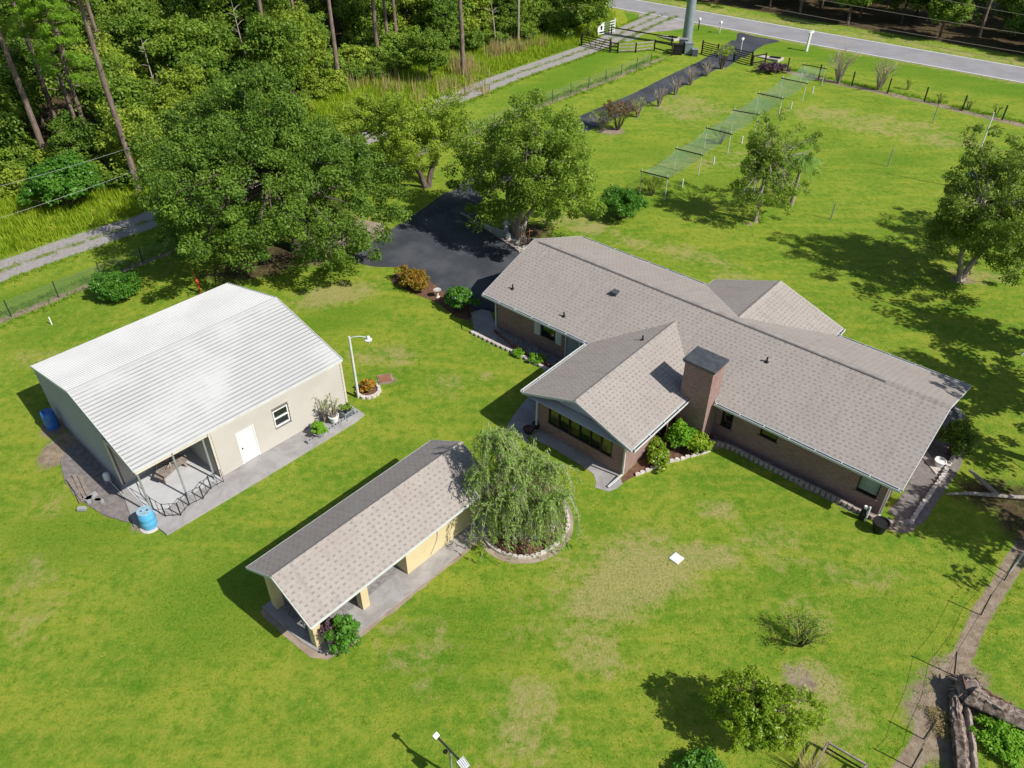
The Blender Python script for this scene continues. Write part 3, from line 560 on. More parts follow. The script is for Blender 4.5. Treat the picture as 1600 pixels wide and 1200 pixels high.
def gutter(parent, a, b_, out, wdt=.13, h=.12, mat='fascia_white'):
    """open box gutter from a to b hung on the outer side; out = outward plan direction"""
    a = Vector(a); b_ = Vector(b_); o = Vector((out[0], out[1], 0)); mb = MB(); t = .015; d = (b_ - a).normalized()
    def slab(o0, o1, z0, z1):
        V = [p + o * oo + Vector((0, 0, z)) for p in (a, b_) for oo, z in ((o0, z0), (o1, z0), (o1, z1), (o0, z1))]
        mb.add(V, [(0, 1, 2, 3), (7, 6, 5, 4), (0, 4, 5, 1), (1, 5, 6, 2), (2, 6, 7, 3), (3, 7, 4, 0)])
    slab(0, t, -h, 0); slab(t, wdt, -h, -h + t); slab(wdt, wdt + .025, -h, 0); g = mb.build('gutter', mat, parent)
    md = MB(); aa, bb = a + d * .05, b_ - d * .05
    V = [p + o * oo + Vector((0, 0, -h + t + .02)) for p in (aa, bb) for oo in (t, wdt)]; md.add(V, [(0, 1, 3, 2)]); md.build('gutter_dark_sheet', 'gutter_dark', g)  # near-black sheet just above the gutter floor
    l = (b_ - a).length; ms = MB(); k = max(2, int(l / 1.25))
    for i in range(k + 1):
        c = a + d * (.1 + (l - .2) * i / k); ms.bar(c + o * .0 + Vector((0, 0, .004)), c + o * (wdt + .02) + Vector((0, 0, .004)), .03, .012)
    ms.build('hanger', mat, g)['kind'] = 'stuff'; return g
# ---- the brick ranch house.  local x along its ridge, y away from the camera side
HY = math.radians(-40.85); ho = P(755, 458, 2.6)
house = empty('ranch_house', (ho[0], ho[1], 0), HY, 'long low brown brick house with shingled roof, chimney and windowed front wing', 'house')
def HL(x, y, z=0): c, s = math.cos(HY), math.sin(HY); return (ho[0] + c * x - s * y, ho[1] + s * x + c * y, z)
def inv(px, py, z=0, o=ho, yaw=HY): X, Y, _ = P(px, py, z); dx, dy = X - o[0], Y - o[1]; c, s = math.cos(yaw), math.sin(yaw); return (c * dx + s * dy, -s * dx + c * dy)
def onwall(px, py, yw, o=ho, yaw=HY):
    """(x,z) in the house frame of a surveyed point lying on the wall plane y = yw"""
    lo, hi = -1.0, 7.0
    for _ in range(40):
        m_ = (lo + hi) / 2
        if inv(px, py, m_, o, yaw)[1] > yw: lo = m_
        else: hi = m_
    return inv(px, py, lo, o, yaw)[0], lo
K = .36; EZ = 2.6; RZ = EZ + K * 4.86; LX = 25.3; DY = 9.72; WX0, WX1, WY = 8.04, 14.70, -5.78; WM = (WX0 + WX1) / 2; WZ = EZ + K * (WM - WX0); BX0, BX1 = 9.85, 18.1; BM = (BX0 + BX1) / 2; BZ = EZ + K * (BM - BX0); BY = 10.68
Wn = lambda a, b_, yw: (onwall(*a, yw), onwall(*b_, yw))
ow = {}
def rect(tl, br, yw, xpad=0): (a, za), (b_, zb) = Wn(tl, br, yw); return (min(a, b_), max(a, b_), min(za, zb), max(za, zb))
fw = .6
win_a = rect((846, 500), (865, 519), fw); win_a = (win_a[0], win_a[0] + 1.05, 1.05, 2.1); door_g = (onwall(885, 522, fw)[0] - .05, 8.0, .12, 2.15)
w1 = (onwall(1126, 660, fw)[0], onwall(1140, 664, fw)[0] + .12, .8, 2.1); w2 = (onwall(1190, 666, fw)[0], onwall(1216, 681, fw)[0], 1.35, 2.1); w3 = (onwall(1339, 760, fw)[0], onwall(1366, 772, fw)[0] + .15, .85, 2.1)
bank = (onwall(857, 660, -5.15)[0], onwall(951, 712, -5.15)[0] + .15, .82, 2.12)
print('house openings', [tuple(round(v, 2) for v in q) for q in (win_a, door_g, w1, w2, w3, bank)])
mb = MB(); T = .2
wall(mb, .6, 8.65, .6, 0, 2.55, T, [win_a, door_g]); wall(mb, 14.05, 24.7, .6, 0, 2.55, T, [w1, w2, w3])
wall(mb, 8.65, 14.05, -5.15, 0, 2.55, T, [bank]); wall(mb, -4.95, .6, 8.65, 0, 2.55, T, axis='y'); sw = (-2.3, -1.2, .1, 2.1); wall(mb, -4.95, .6, 13.85, 0, 2.55, T, [sw], axis='y')
wall(mb, .8, 9.1, .6, 0, 2.55, T, axis='y'); ew = (3.2, 4.7, .9, 2.1); wall(mb, .8, 9.1, 24.5, 0, 2.55, T, [ew], axis='y'); wall(mb, .8, 24.5, 8.9, 0, 2.55, T)
wall(mb, 10.5, 17.5, 10.05, 0, 2.55, T); wall(mb, 9.1, 10.05, 10.5, 0, 2.55, T, axis='y'); wall(mb, 9.1, 10.05, 17.3, 0, 2.55, T, axis='y')
mb.build('wall', 'brick_wall', house, uv=True)
mb = MB()   # gable ends
for x0 in (.6, 24.5): mb.add([(x0, .62, 2.555), (x0, 9.1, 2.555), (x0, 4.86, RZ - .25), (x0 + .2, .62, 2.555), (x0 + .2, 9.1, 2.555), (x0 + .2, 4.86, RZ - .25)], [(0, 2, 1), (3, 4, 5), (0, 3, 5, 2), (1, 2, 5, 4), (0, 1, 4, 3)])
y0 = -5.15; mb.add([(8.67, y0, 2.555), (14.03, y0, 2.555), (WM, y0, WZ - .15), (8.67, y0 + .2, 2.555), (14.03, y0 + .2, 2.555), (WM, y0 + .2, WZ - .15)], [(0, 1, 2), (3, 5, 4), (0, 2, 5, 3), (1, 4, 5, 2), (0, 3, 4, 1)])
y0 = 10.05; mb.add([(10.52, y0, 2.555), (17.48, y0, 2.555), (BM, y0, BZ - .15), (10.52, y0 + .2, 2.555), (17.48, y0 + .2, 2.555), (BM, y0 + .2, BZ - .15)], [(0, 1, 2), (3, 5, 4), (0, 2, 5, 3), (1, 4, 5, 2), (0, 3, 4, 1)])
mb.each('gable', 'gable_siding', house)
cx0, cx1, cy0, cy1 = 14.28, 15.85, -.72, .48
# near slope is notched round the chimney so that the stack stands clear of the shingles
roofplane(house, [(0, 0, EZ), (cx0 - .02, 0, EZ), (cx0 - .02, cy1 + .02, EZ + K * .5), (cx1 + .02, cy1 + .02, EZ + K * .5), (cx1 + .02, 0, EZ), (LX, 0, EZ), (LX, 4.86, RZ), (0, 4.86, RZ)])
roofplane(house, [(0, DY, EZ), (0, 4.86, RZ), (LX, 4.86, RZ), (LX, DY, EZ)])
roofplane(house, [(WX0, WY, EZ), (WM, WY, WZ), (WM, WM - WX0, WZ), (WX0, 0, EZ)]); roofplane(house, [(WM, WY, WZ), (WX1, WY, EZ), (WX1, 0, EZ), (WM, WM - WX0, WZ)])
roofplane(house, [(BX0, BY, EZ), (BX0, DY, EZ), (BM, DY - (BM - BX0), BZ), (BM, BY, BZ)]); roofplane(house, [(BM, BY, BZ), (BM, DY - (BM - BX0), BZ), (BX1, DY, EZ), (BX1, BY, EZ)])
mb = MB()   # ridge caps
def cap(a, b_, wd=.16, kk=K, hgt_=.035):
    a = Vector(a); b_ = Vector(b_); d = (b_ - a).normalized(); s = Vector((-d.y, d.x, 0)); l = (b_ - a).length; n = int(l / .3)
    for i in range(n):
        p = a + d * (l * i / n); q = a + d * (l * (i + 1) / n + .02); z = hgt_ + (.008 if i % 2 else 0)
        V = [p - s * wd + Vector((0, 0, -wd * kk + z * .3)), p + Vector((0, 0, z)), p + s * wd + Vector((0, 0, -wd * kk + z * .3)), q - s * wd + Vector((0, 0, -wd * kk + z * .3)), q + Vector((0, 0, z)), q + s * wd + Vector((0, 0, -wd * kk + z * .3))]
        V += [v - Vector((0, 0, .03)) for v in V]
        mb.add(V, [(0, 1, 4, 3)[::-1], (1, 2, 5, 4)[::-1], (0, 3, 9, 6), (2, 8, 11, 5), (0, 6, 7, 1), (1, 7, 8, 2), (3, 4, 10, 9), (4, 5, 11, 10)])
for ab in (((0, 4.86, RZ), (LX, 4.86, RZ)), ((WM, WY, WZ), (WM, WM - WX0 + .05, WZ)), ((BM, BY, BZ), (BM, DY - (BM - BX0), BZ))): mb = MB(); cap(*ab); mb.build('ridge_cap', 'shingle', house, uv=True)
mb = MB(); mb.add([(.5, 4.70, RZ - .01), (22.3, 4.70, RZ - .01), (22.3, 4.74, RZ + .05), (.5, 4.74, RZ + .05), (.5, 4.98, RZ + .05), (22.3, 4.98, RZ + .05), (22.3, 5.02, RZ - .01), (.5, 5.02, RZ - .01)], [(0, 1, 2, 3), (3, 2, 5, 4), (4, 5, 6, 7), (0, 3, 4, 7), (1, 6, 5, 2)]); mb.build('ridge_vent', 'shingle_cap', house)
mb = MB()   # fascia / rake boards
def board(a, b_, t=.025, h=.13, dz=-.075): mb.bar(Vector(a) + Vector((0, 0, dz)), Vector(b_) + Vector((0, 0, dz)), t, h)
board((0, -.02, EZ), (WX0 - .05, -.02, EZ)); board((cx1 + .05, -.02, EZ), (LX, -.02, EZ)); board((0, DY + .02, EZ), (LX, DY + .02, EZ))
for x in (-.018, LX + .018): board((x, -.03, EZ), (x, 4.86, RZ)); board((x, 4.86, RZ), (x, DY + .03, EZ))
board((WX0 - .02, WY, EZ), (WX0 - .02, -.04, EZ)); board((WX1 + .02, WY, EZ), (WX1 + .02, -.04, EZ)); board((WX0 - .03, WY - .018, EZ), (WM, WY - .018, WZ)); board((WM, WY - .018, WZ), (WX1 + .03, WY - .018, EZ))
board((BX0, BY + .018, EZ), (BM, BY + .018, BZ)); board((BM, BY + .018, BZ), (BX1, BY + .018, EZ)); board((BX0 - .02, BY, EZ), (BX0 - .02, DY + .04, EZ)); board((BX1 + .02, BY, EZ), (BX1 + .02, DY + .04, EZ)); mb.each('fascia_board', 'fascia_white', house)
mb = MB(); mb.box(.05, 8.0, .03, .6, 2.47, 2.49); mb.box(14.8, 25.25, .03, .6, 2.47, 2.49); mb.box(8.1, 14.65, WY + .02, -5.15, 2.47, 2.49); mb.box(8.1, 8.65, -5.15, 0, 2.473, 2.492); mb.box(14.05, 14.65, -5.15, .0, 2.473, 2.492); mb.each('soffit', 'fascia_white', house)
gz = EZ - .01
gutter(house, (0.02, -.04, gz), (WX0 - .2, -.04, gz), (0, -1)); gutter(house, (cx1 + .1, -.04, gz), (LX - .02, -.04, gz), (0, -1)); gutter(house, (WX0 - .04, WY + .05, gz), (WX0 - .04, -.2, gz), (-1, 0)); gutter(house, (WX1 + .04, WY + .05, gz), (WX1 + .04, -.3, gz), (1, 0)); gutter(house, (BX1 + .04, DY + .1, gz), (BX1 + .04, BY, gz), (1, 0)); gutter(house, (0.02, DY + .04, gz), (BX0 - .1, DY + .04, gz), (0, 1)); gutter(house, (BX1 + .2, DY + .04, gz), (LX, DY + .04, gz), (0, 1))
def downspout(pts, w_=.085):
    mb = MB()
    for a, b_ in zip(pts, pts[1:]): mb.bar(a, b_, w_, w_ * .8)
    return mb.build('downspout', 'fascia_white', house)
downspout([(WX0 - .1, WY + .15, 2.46), (8.56, -5.2, 2.2), (8.56, -5.24, .25), (8.1, -5.75, .1)]); downspout([(WX1 + .1, WY + .15, 2.46), (14.13, -5.28, 2.2), (14.13, -5.28, .25), (14.0, -6.3, .08)]); downspout([(LX - .25, -.1, 2.46), (24.78, .5, 2.2), (24.78, .5, .2), (25.1, -.6, .1)]); downspout([(.15, -.1, 2.46), (.52, .55, 2.25), (.52, .55, .1)])
mb = MB(); mb.box(cx0, cx1, cy0, cy1, 0, 4.72); ch = mb.build('chimney', 'brick_wall', house, uv=True)
mb = MB(); mb.box(cx0 - .06, cx1 + .06, cy0 - .06, cy1 + .06, 4.723, 4.80); mb.box(cx0 - .11, cx1 + .11, cy0 - .11, cy1 + .11, 4.803, 4.93); mb.build('chimney_cap', 'cap_metal', ch)
mb = MB(); mb.box(cx0 - .012, cx1 + .012, cy1 - .1, cy1 + .3, EZ + K * .5 - .05, EZ + K * .5 + .22)
mb = MB(); mb.bar((cx0 - .03, .0, EZ + .01), (cx0 - .03, cy1, EZ + K * cy1 + .01), .05, .1); mb.bar((cx1 + .03, .0, EZ + .01), (cx1 + .03, cy1, EZ + K * cy1 + .01), .05, .1); mb.each('flashing', 'galvanised', ch)
def vent(px, py, wing=False, hh=.28):
    z = 3.2
    for _ in range(30):
        x, y = inv(px, py, z); zz = (EZ + K * (x - WX0)) if wing else EZ + K * y; z = zz
    mb = MB(); mb.tube([(x, y, z - .05), (x, y, z + hh)], .045, 8); mb.lathe((x, y, z - .03), [(.13, 0), (.12, .04), (.05, .07)], 10); mb.build('vent_pipe', 'black_paint', house)
for q in ((801, 451), (881, 494), (1198, 565)): vent(*q)
vent(1004, 531, True)
z = 4.0; x, y = inv(961, 458, 3.9); mb = MB(); zz = EZ + K * y; mb.box(x - .16, x + .16, y - .16, y + .16, zz - .1, zz + .14); mb.box(x - .2, x + .2, y - .2, y + .2, zz + .142, zz + .19); mb.build('roof_vent', 'cap_metal', house)
window(house, *win_a, fw, blind=None); window(house, *w1, fw); window(house, *w2, fw); window(house, *w3, fw, blind='blind'); window(house, *bank, -5.15, glass=['sun_film_glass', 'glass', 'sun_film_glass', 'glass', 'glass', 'sun_film_glass'], nx=6)
window(house, *door_g, fw, frame='window_frame', nx=2, name='sliding_door', sill=False, glass=['blind', 'glass']); window(house, *sw, 14.05, axis='y', side=1, name='window'); window(house, *ew, 24.7, axis='y', side=1)
for x in (win_a[0] - .5, win_a[1] + .06):
    mb = MB(); mb.box(x, x + .44, fw - .035, fw - .004, .98, 2.16)
    for k in range(16): mb.bar((x + .05, fw - .045, 1.06 + k * .068), (x + .39, fw - .045, 1.06 + k * .068), .02, .04)
    mb.build('shutter', 'fascia_white', house)
# concrete walks round the house
mb = MB(); wk = [inv(*q) for q in ((735, 487), (752, 484), (768, 489), (774, 503), (788, 521), (812, 540))]; edge_pts = wk
sheet('walkway', [P2(*q) for q in ((736, 489), (752, 484), (766, 487), (773, 505), (795, 527))] + [HL(6, -.55)[:2], HL(8.64, -.55)[:2], HL(8.64, -5.5)[:2], HL(8.6, -6.1)[:2]] + PP((829, 694), (789, 672), (802, 650), (824, 622)) + [HL(7.3, -2.0)[:2]] + PP((852, 577), (806, 552), (742, 519)), .035, 'concrete', thick=.05)
sheet('bed', densify([HL(.65, .55)[:2], HL(8.6, .55)[:2], HL(8.6, -.5)[:2], HL(6, -.5)[:2], HL(4.2, -.45)[:2], HL(2.6, -.3)[:2], HL(1.1, .1)[:2]], .4, .02, True), .06, 'gravel_stone')
sheet('bed', densify([HL(8.7, -5.2)[:2], HL(13.9, -5.2)[:2], HL(14.2, -6.5)[:2], HL(13.5, -6.7)[:2], HL(12.9, -6.0)[:2], HL(10, -5.85)[:2], HL(8.7, -5.9)[:2]], .4, .03, True), .010, 'concrete')
sheet('bed', densify([HL(14.1, -5.3)[:2], HL(14.1, -1.0)[:2], HL(14.25, .55)[:2], HL(15.9, .55)[:2], HL(16.4, -.75)[:2], HL(15.7, -2.0)[:2], HL(15.2, -2.9)[:2], HL(14.75, -4.0)[:2], HL(14.3, -5.6)[:2]], .4, .03, True), .012, 'mulch')
sheet('bed', densify([HL(15.9, .58)[:2], HL(20, .58)[:2], HL(24.7, .58)[:2]] + PP((1424, 812), (1395, 818), (1362, 808), (1330, 793), (1300, 777), (1240, 748), (1180, 718), (1135, 696), (1114, 690)), .4, .02, True), .0115, 'gravel_dirt')
sheet('dirt_verge', densify(PP((1105, 706), (1140, 700), (1200, 733), (1265, 768), (1310, 790), (1360, 813), (1400, 832), (1425, 833), (1436, 822), (1420, 820), (1360, 800), (1250, 745), (1150, 690)), .4, .06, True), .0075, 'dirt')
sheet('dirt_verge', densify(PP((1388, 800), (1412, 768), (1480, 640), (1490, 631), (1508, 650), (1512, 690), (1500, 730), (1470, 775), (1440, 820), (1425, 822)), .5, .05, True), .009, 'gravel_dirt')
# ---- edging made of single blocks
def blockmesh(name, l=.28, d=.16, h=.13, mat='block'):
    mb = MB(); n = 6; P_ = [(-l / 2, -d / 2), (l / 2, -d / 2), (l / 2 - .03, d * .2)] + [(l * .32 * math.cos(t), d * .2 + d * .35 * math.sin(t)) for t in (math.pi * .25, math.pi * .5, math.pi * .75)] + [(-l / 2 + .03, d * .2)]
    mb.prism(P_, 0, h); o = mb.build(name, mat); me = o.data; bpy.data.objects.remove(o); return me
BM1 = blockmesh('edging_block'); BM2 = blockmesh('edging_block', mat='pale_block'); BM3 = blockmesh('edging_block', .26, .14, .16, 'red_brick_block'); BM4 = blockmesh('edging_block', .34, .2, .16, 'pale_block')
def edging(label, line, me, step=.3, z=.0, flip=False, courses=1, cat='edging', name='garden_edging', sc=1.0):
    c = line[len(line) // 2]; rt = empty(name, (c[0], c[1], 0), 0, label, cat); r = random.Random(len(line))
    for k in range(courses):
        for i, (x, y, a) in enumerate(resample(line, step)):
            o = link('edging_block', me, rt); o.location = (x - c[0] + r.uniform(-.015, .015), y - c[1] + r.uniform(-.015, .015), z + k * .13 + r.uniform(-.008, .008)); o.rotation_euler = (r.uniform(-.03, .03), r.uniform(-.03, .03), a + (math.pi if flip else 0) + r.uniform(-.09, .09)); o.scale = (sc, sc * r.uniform(.9, 1.1), sc)
    return rt
edging('row of pinkish scalloped blocks along the shaded right brick wall', densify(PP((1112, 694), (1135, 700), (1180, 722), (1240, 752), (1300, 781), (1330, 797), (1362, 812), (1395, 822), (1418, 818)), .3), BM1, .27, flip=True, courses=2)
edging('curved pale block border in the strip by the right gable end of the house', densify(PP((1422, 818), (1440, 790), (1470, 748), (1496, 700), (1502, 670), (1497, 648), (1485, 634)), .3), BM2, .3, courses=1, sc=1.2)
edging('low white notched block curb along the walkway left of the house', densify(PP((738, 521), (770, 537), (806, 554), (850, 576), (870, 588)), .3), BM4, .36, flip=True)
edging('dark red block border between walkway and the stones at the house wall', densify([HL(.9, .1)[:2], HL(2.2, -.28)[:2], HL(4, -.45)[:2], HL(6.5, -.5)[:2]], .3), BM3, .3, z=.035)
edging('pale stone border in front of the white flowers by the chimney', densify([HL(14.6, -4.6)[:2], HL(15.2, -3.0)[:2], HL(15.75, -2.0)[:2], HL(16.4, -.8)[:2]], .3), BM2, .3)

def stones(name, ptsf, n, r0, r1, mat, label, z=.0):
    mb = MB(); r = random.Random(n)
    for i in range(n):
        x, y = ptsf(r); s = r.uniform(r0, r1); a = r.uniform(0, 3); V = []
        for zz, q in ((0, 1), (.6, .85)):
            for k in range(5): t = a + k * 1.256; V.append((x + math.cos(t) * s * q * r.uniform(.8, 1.2), y + math.sin(t) * s * q * r.uniform(.7, 1), z + zz * s))
        V.append((x, y, z + s * .85)); mb.add(V, [(k, (k + 1) % 5, 5 + (k + 1) % 5, 5 + k) for k in range(5)] + [(5 + k, 5 + (k + 1) % 5, 10) for k in range(5)])
    o = mb.build(name, mat); return tag(o, label, 'stones', kind='stuff')
stones('gravel_stones', lambda r: HL(r.uniform(1.2, 8.3), r.uniform(-.35, .5))[:2], 420, .05, .13, 'gravel_stone', 'grey stones filling the strip against the brick wall', .05)

# ------------------------------------------------------------------ metal barn
BYAW = math.radians(46.8); bo = P(194, 760); barn = empty('metal_barn', (bo[0], bo[1], 0), BYAW, 'beige sided barn with ribbed white metal roof and open corner porch', 'barn')
bc, bs = math.cos(BYAW), math.sin(BYAW)
def BL(x, y, z=0): return (bo[0] + bc * x - bs * y, bo[1] + bs * x + bc * y, z)
def binv(px, py, z=0): return inv(px, py, z, bo, BYAW)
BW, BYN, BYF, BEZ, BRY = 11.42, -3.0, 8.3, 3.12, 2.65; BRZ = 4.5; SZ = .12
def bwx(px, py): return onwall(px, py, BYN, bo, BYAW)
dd = (bwx(384, 733)[0], bwx(384, 733)[0] + .92, SZ, SZ + 2.05); wwx = bwx(430, 664)[0]; bwin = (wwx, wwx + .86, 1.15, 2.2); print('barn', dd, bwin)
def siding(x0, x1, y, z0, z1, op=(), axis='x', side=-1, step=.23, topf=None, mat='siding'):
    """lapped boards, each an object"""
    k = 0; z = z0
    while z < z1 - .02:
        zt = min(z + step, z1)
        def lim(zz): return topf(zz) if topf else (x0, x1)
        lo, hi = lim(zt); segs = [(lo, hi)]
        for o in op:
            if o[2] < zt - .03 and o[3] > z + .03: segs = [s for a, b_ in segs for s in ((a, min(b_, o[0])), (max(a, o[1]), b_)) if s[1] - s[0] > .03]
        for a, b_ in segs:
            if b_ - a < .05: continue
            mb = MB(); t0, t1 = .07 * side, .01 * side
            V = []
            for u in (a, b_):
                for yy, zz in ((y, z), (y + t0, z), (y + t1, zt - .028), (y, zt - .028)): V.append((u, yy, zz) if axis == 'x' else (yy, u, zz))
            mb.add(V, [(0, 1, 2, 3), (7, 6, 5, 4), (0, 4, 5, 1), (1, 5, 6, 2), (2, 6, 7, 3), (3, 7, 4, 0)]); mb.build('siding_board', mat, barn)
        z = zt
mb = MB(); wall(mb, 3.6, BW - .05, BYN, SZ, BEZ - .05, .1, [dd, bwin]); wall(mb, .02, 8.3, .02, SZ, BEZ - .05, .1, axis='y'); wall(mb, .12, 3.6, .02, SZ, BEZ - .05, .1); wall(mb, BYN + .1, .02, 3.6, SZ, BEZ - .05, .1, axis='y'); wall(mb, BYN + .1, BYF, BW - .15, SZ, BEZ - .05, .1, axis='y'); wall(mb, .12, BW - .15, BYF - .1, SZ, BEZ - .05, .1); mb.build('wall', 'siding_shadow', barn)
siding(3.68, BW - .12, BYN, SZ + .01, BEZ - .08, [(dd[0] - .05, dd[1] + .05, dd[2], dd[3] + .05), (bwin[0] - .05, bwin[1] + .05, bwin[2] - .04, bwin[3] + .04)])
siding(.1, 3.55, .02, SZ + .01, BEZ + .4); siding(BYN + .15, -.02, 3.6, SZ + .01, BEZ - .08, axis='y', side=-1); siding(.12, BYF - .05, .02, SZ + .01, BEZ, axis='y', side=-1, mat='siding_shade_grey')  # left end wall boards are greyer: its shade is put into their colour
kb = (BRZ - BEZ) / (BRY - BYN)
siding(.12, BYF - .05, .02, BEZ + .01, BRZ - .1, axis='y', side=-1, topf=lambda z: (max(.12, BYN + (z - BEZ) / kb), BYF - .05 - (z - BEZ) / kb), mat='siding_shade_grey')
mb = MB()
mb.add([(.03, .1, BEZ - .05), (.03, BYF - .1, BEZ - .05), (.03, BRY, BRZ - .08), (.12, .1, BEZ - .05), (.12, BYF - .1, BEZ - .05), (.12, BRY, BRZ - .08), (.03, .1, BEZ + .6), (.12, .1, BEZ + .6)], [(0, 6, 2, 1), (3, 4, 5, 7), (0, 1, 4, 3), (1, 2, 5, 4), (2, 6, 7, 5), (0, 3, 7, 6)])
mb.add([(BW - .15, BYN + .1, BEZ - .05), (BW - .15, BYF - .1, BEZ - .05), (BW - .15, BRY, BRZ - .08), (BW - .06, BYN + .1, BEZ - .05), (BW - .06, BYF - .1, BEZ - .05), (BW - .06, BRY, BRZ - .08)], [(0, 2, 1), (3, 4, 5), (0, 1, 4, 3), (1, 2, 5, 4), (2, 0, 3, 5)]); mb.each('gable', 'siding', barn)
mb = MB(); mb.bar((3.6, BYN - .05, SZ), (3.6, BYN - .05, BEZ - .08), .1, .06); mb.bar((BW - .08, BYN - .05, SZ), (BW - .08, BYN - .05, BEZ - .08), .1, .06); mb.bar((-.03, -.0, SZ), (-.03, -.0, BEZ), .07, .07); mb.bar((3.65, BYN - .055, BEZ - .1), (BW - .13, BYN - .055, BEZ - .1), .04, .09); mb.each('corner_trim', 'siding_trim', barn)
mb = MB(); mb.box(-.02, 3.56, BYN - .03, BYN + .09, BEZ - .28, BEZ - .04); mb.build('header_beam', 'siding_trim', barn)
mb = MB(); mb.box(-.02, .07, BYN + .1, .01, BEZ - .2, BEZ - .06); mb.build('header_beam', 'siding_trim', barn)
# roof sheets, ribs run with the ridge
sl_len = math.hypot(BRY - BYN + .06, BRZ - BEZ); NS = 6; sw_ = sl_len / NS
prof = []
for k in range(4):
    u = k * sw_ / 4; prof += [(u, 0), (u + .085, 0), (u + .10, .045), (u + .135, .045), (u + .15, 0)]
prof.append((sw_, 0)); mb = MB(); V = [(x, u, h) for x in (0, BW + .12) for u, h in prof] + [(x, u, -.02) for x in (0, BW + .12) for u in (0, sw_)]; n = len(prof)
F = [(i + 1, i, n + i, n + i + 1)[::-1] for i in range(n - 1)]; F.append((2 * n, 2 * n + 2, 2 * n + 3, 2 * n + 1)); F.append(tuple(range(n)) + (2 * n + 1, 2 * n)); F.append((tuple(range(n, 2 * n)) + (2 * n + 3, 2 * n + 2))[::-1]); F.append((0, 2 * n, 2 * n + 2, n)); F.append((n - 1, 2 * n - 1, 2 * n + 3, 2 * n + 1)); mb.add(V, F)
o = mb.build('roof_sheet', 'white_metal_roof'); RS = o.data; bpy.data.objects.remove(o); ang = math.atan2(BRZ - BEZ, BRY - BYN)
for s in (0, 1):
    for k in range(NS):
        o = link('roof_sheet', RS, barn); dy, dz = math.cos(ang) * sw_ * k, math.sin(ang) * sw_ * k
        if s == 0: o.location = (-.06, BYN - .06 + dy, BEZ + dz + .004 * (k % 2)); o.rotation_euler = (ang, 0, 0)
        else: o.location = (BW + .06, BYF + .06 - dy, BEZ + dz + .004 * (k % 2)); o.rotation_euler = (ang, 0, math.pi)
mb = MB(); kk = math.tan(ang); mb.add([(-.07, BRY - .2, BRZ - .2 * kk + .045), (BW + .07, BRY - .2, BRZ - .2 * kk + .045), (BW + .07, BRY, BRZ + .05), (-.07, BRY, BRZ + .05), (-.07, BRY + .2, BRZ - .2 * kk + .045), (BW + .07, BRY + .2, BRZ - .2 * kk + .045)], [(0, 1, 2, 3), (3, 2, 5, 4)]); mb.build('ridge_cap', 'white_metal_roof', barn)
mb = MB()
for x in (-.085, BW + .085): mb.bar((x, BYN - .07, BEZ), (x, BRY, BRZ + .01), .03, .12); mb.bar((x, BRY, BRZ + .01), (x, BYF + .07, BEZ), .03, .12)
mb.bar((-.07, BYN - .085, BEZ - .03), (BW + .07, BYN - .085, BEZ - .03), .025, .1); mb.bar((-.07, BYF + .085, BEZ - .03), (BW + .07, BYF + .085, BEZ - .03), .025, .1); mb.each('edge_trim', 'fascia_white', barn)
mb = MB(); mb.box(dd[0] + .03, dd[1] - .03, BYN - .03, BYN + .03, dd[2] + .01, dd[3] - .02); dr = mb.build('door', 'door_white', barn)
mb = MB(); mb.box(dd[0] - .05, dd[0] + .025, BYN - .05, BYN + .05, dd[2], dd[3] + .05); mb.box(dd[1] - .025, dd[1] + .05, BYN - .05, BYN + .05, dd[2], dd[3] + .05); mb.box(dd[0] + .025, dd[1] - .025, BYN - .048, BYN + .05, dd[3] - .018, dd[3] + .05); mb.build('door_frame', 'door_white', dr)
mb = MB(); mb.tube([(dd[0] + .12, BYN - .03, 1.1), (dd[0] + .12, BYN - .1, 1.1)], .03, 8); mb.build('handle', 'dark_metal', dr)
window(barn, *bwin, BYN, depth=.08, frame='window_frame', nz=2, sill=False)
for x, y in ((.06, BYN + .06), (1.75, BYN - .02), (3.3, BYN + .1)):
    mb = MB(); mb.bar((x, y, SZ), (x, y, BEZ - .1), .075, .075); mb.box(x - .1, x + .1, y - .1, y + .1, SZ, SZ + .015); mb.build('porch_post', 'galvanised', barn)
sheet('barn_slab', [BL(x, y)[:2] for x, y in ((-.1, -4.5), (5, -4.55), (10.85, -4.5), (11.5, -4.35), (11.45, -2.9), (11.3, 8.2), (-.05, 8.2), (-.15, 0), (-.9, -2.9), (-.2, -3.6))], SZ - .02, 'concrete', thick=.1)
sheet('porch_floor', [BL(x, y)[:2] for x, y in ((.0, -3.0), (3.58, -3.0), (3.58, 0), (0.0, 0))], SZ + .004, 'porch_concrete', thick=.02)
sheet('barn_pad', densify([BL(-.15, 4.6)[:2], BL(-.15, -1.6)[:2], BL(-.9, -2.4)[:2], BL(-1.6, -.9)[:2], BL(-1.9, 1.3)[:2], BL(-1.7, 3.2)[:2], BL(-1.2, 4.3)[:2]], .4, .06, True), .05, 'gravel_dirt', thick=.05)
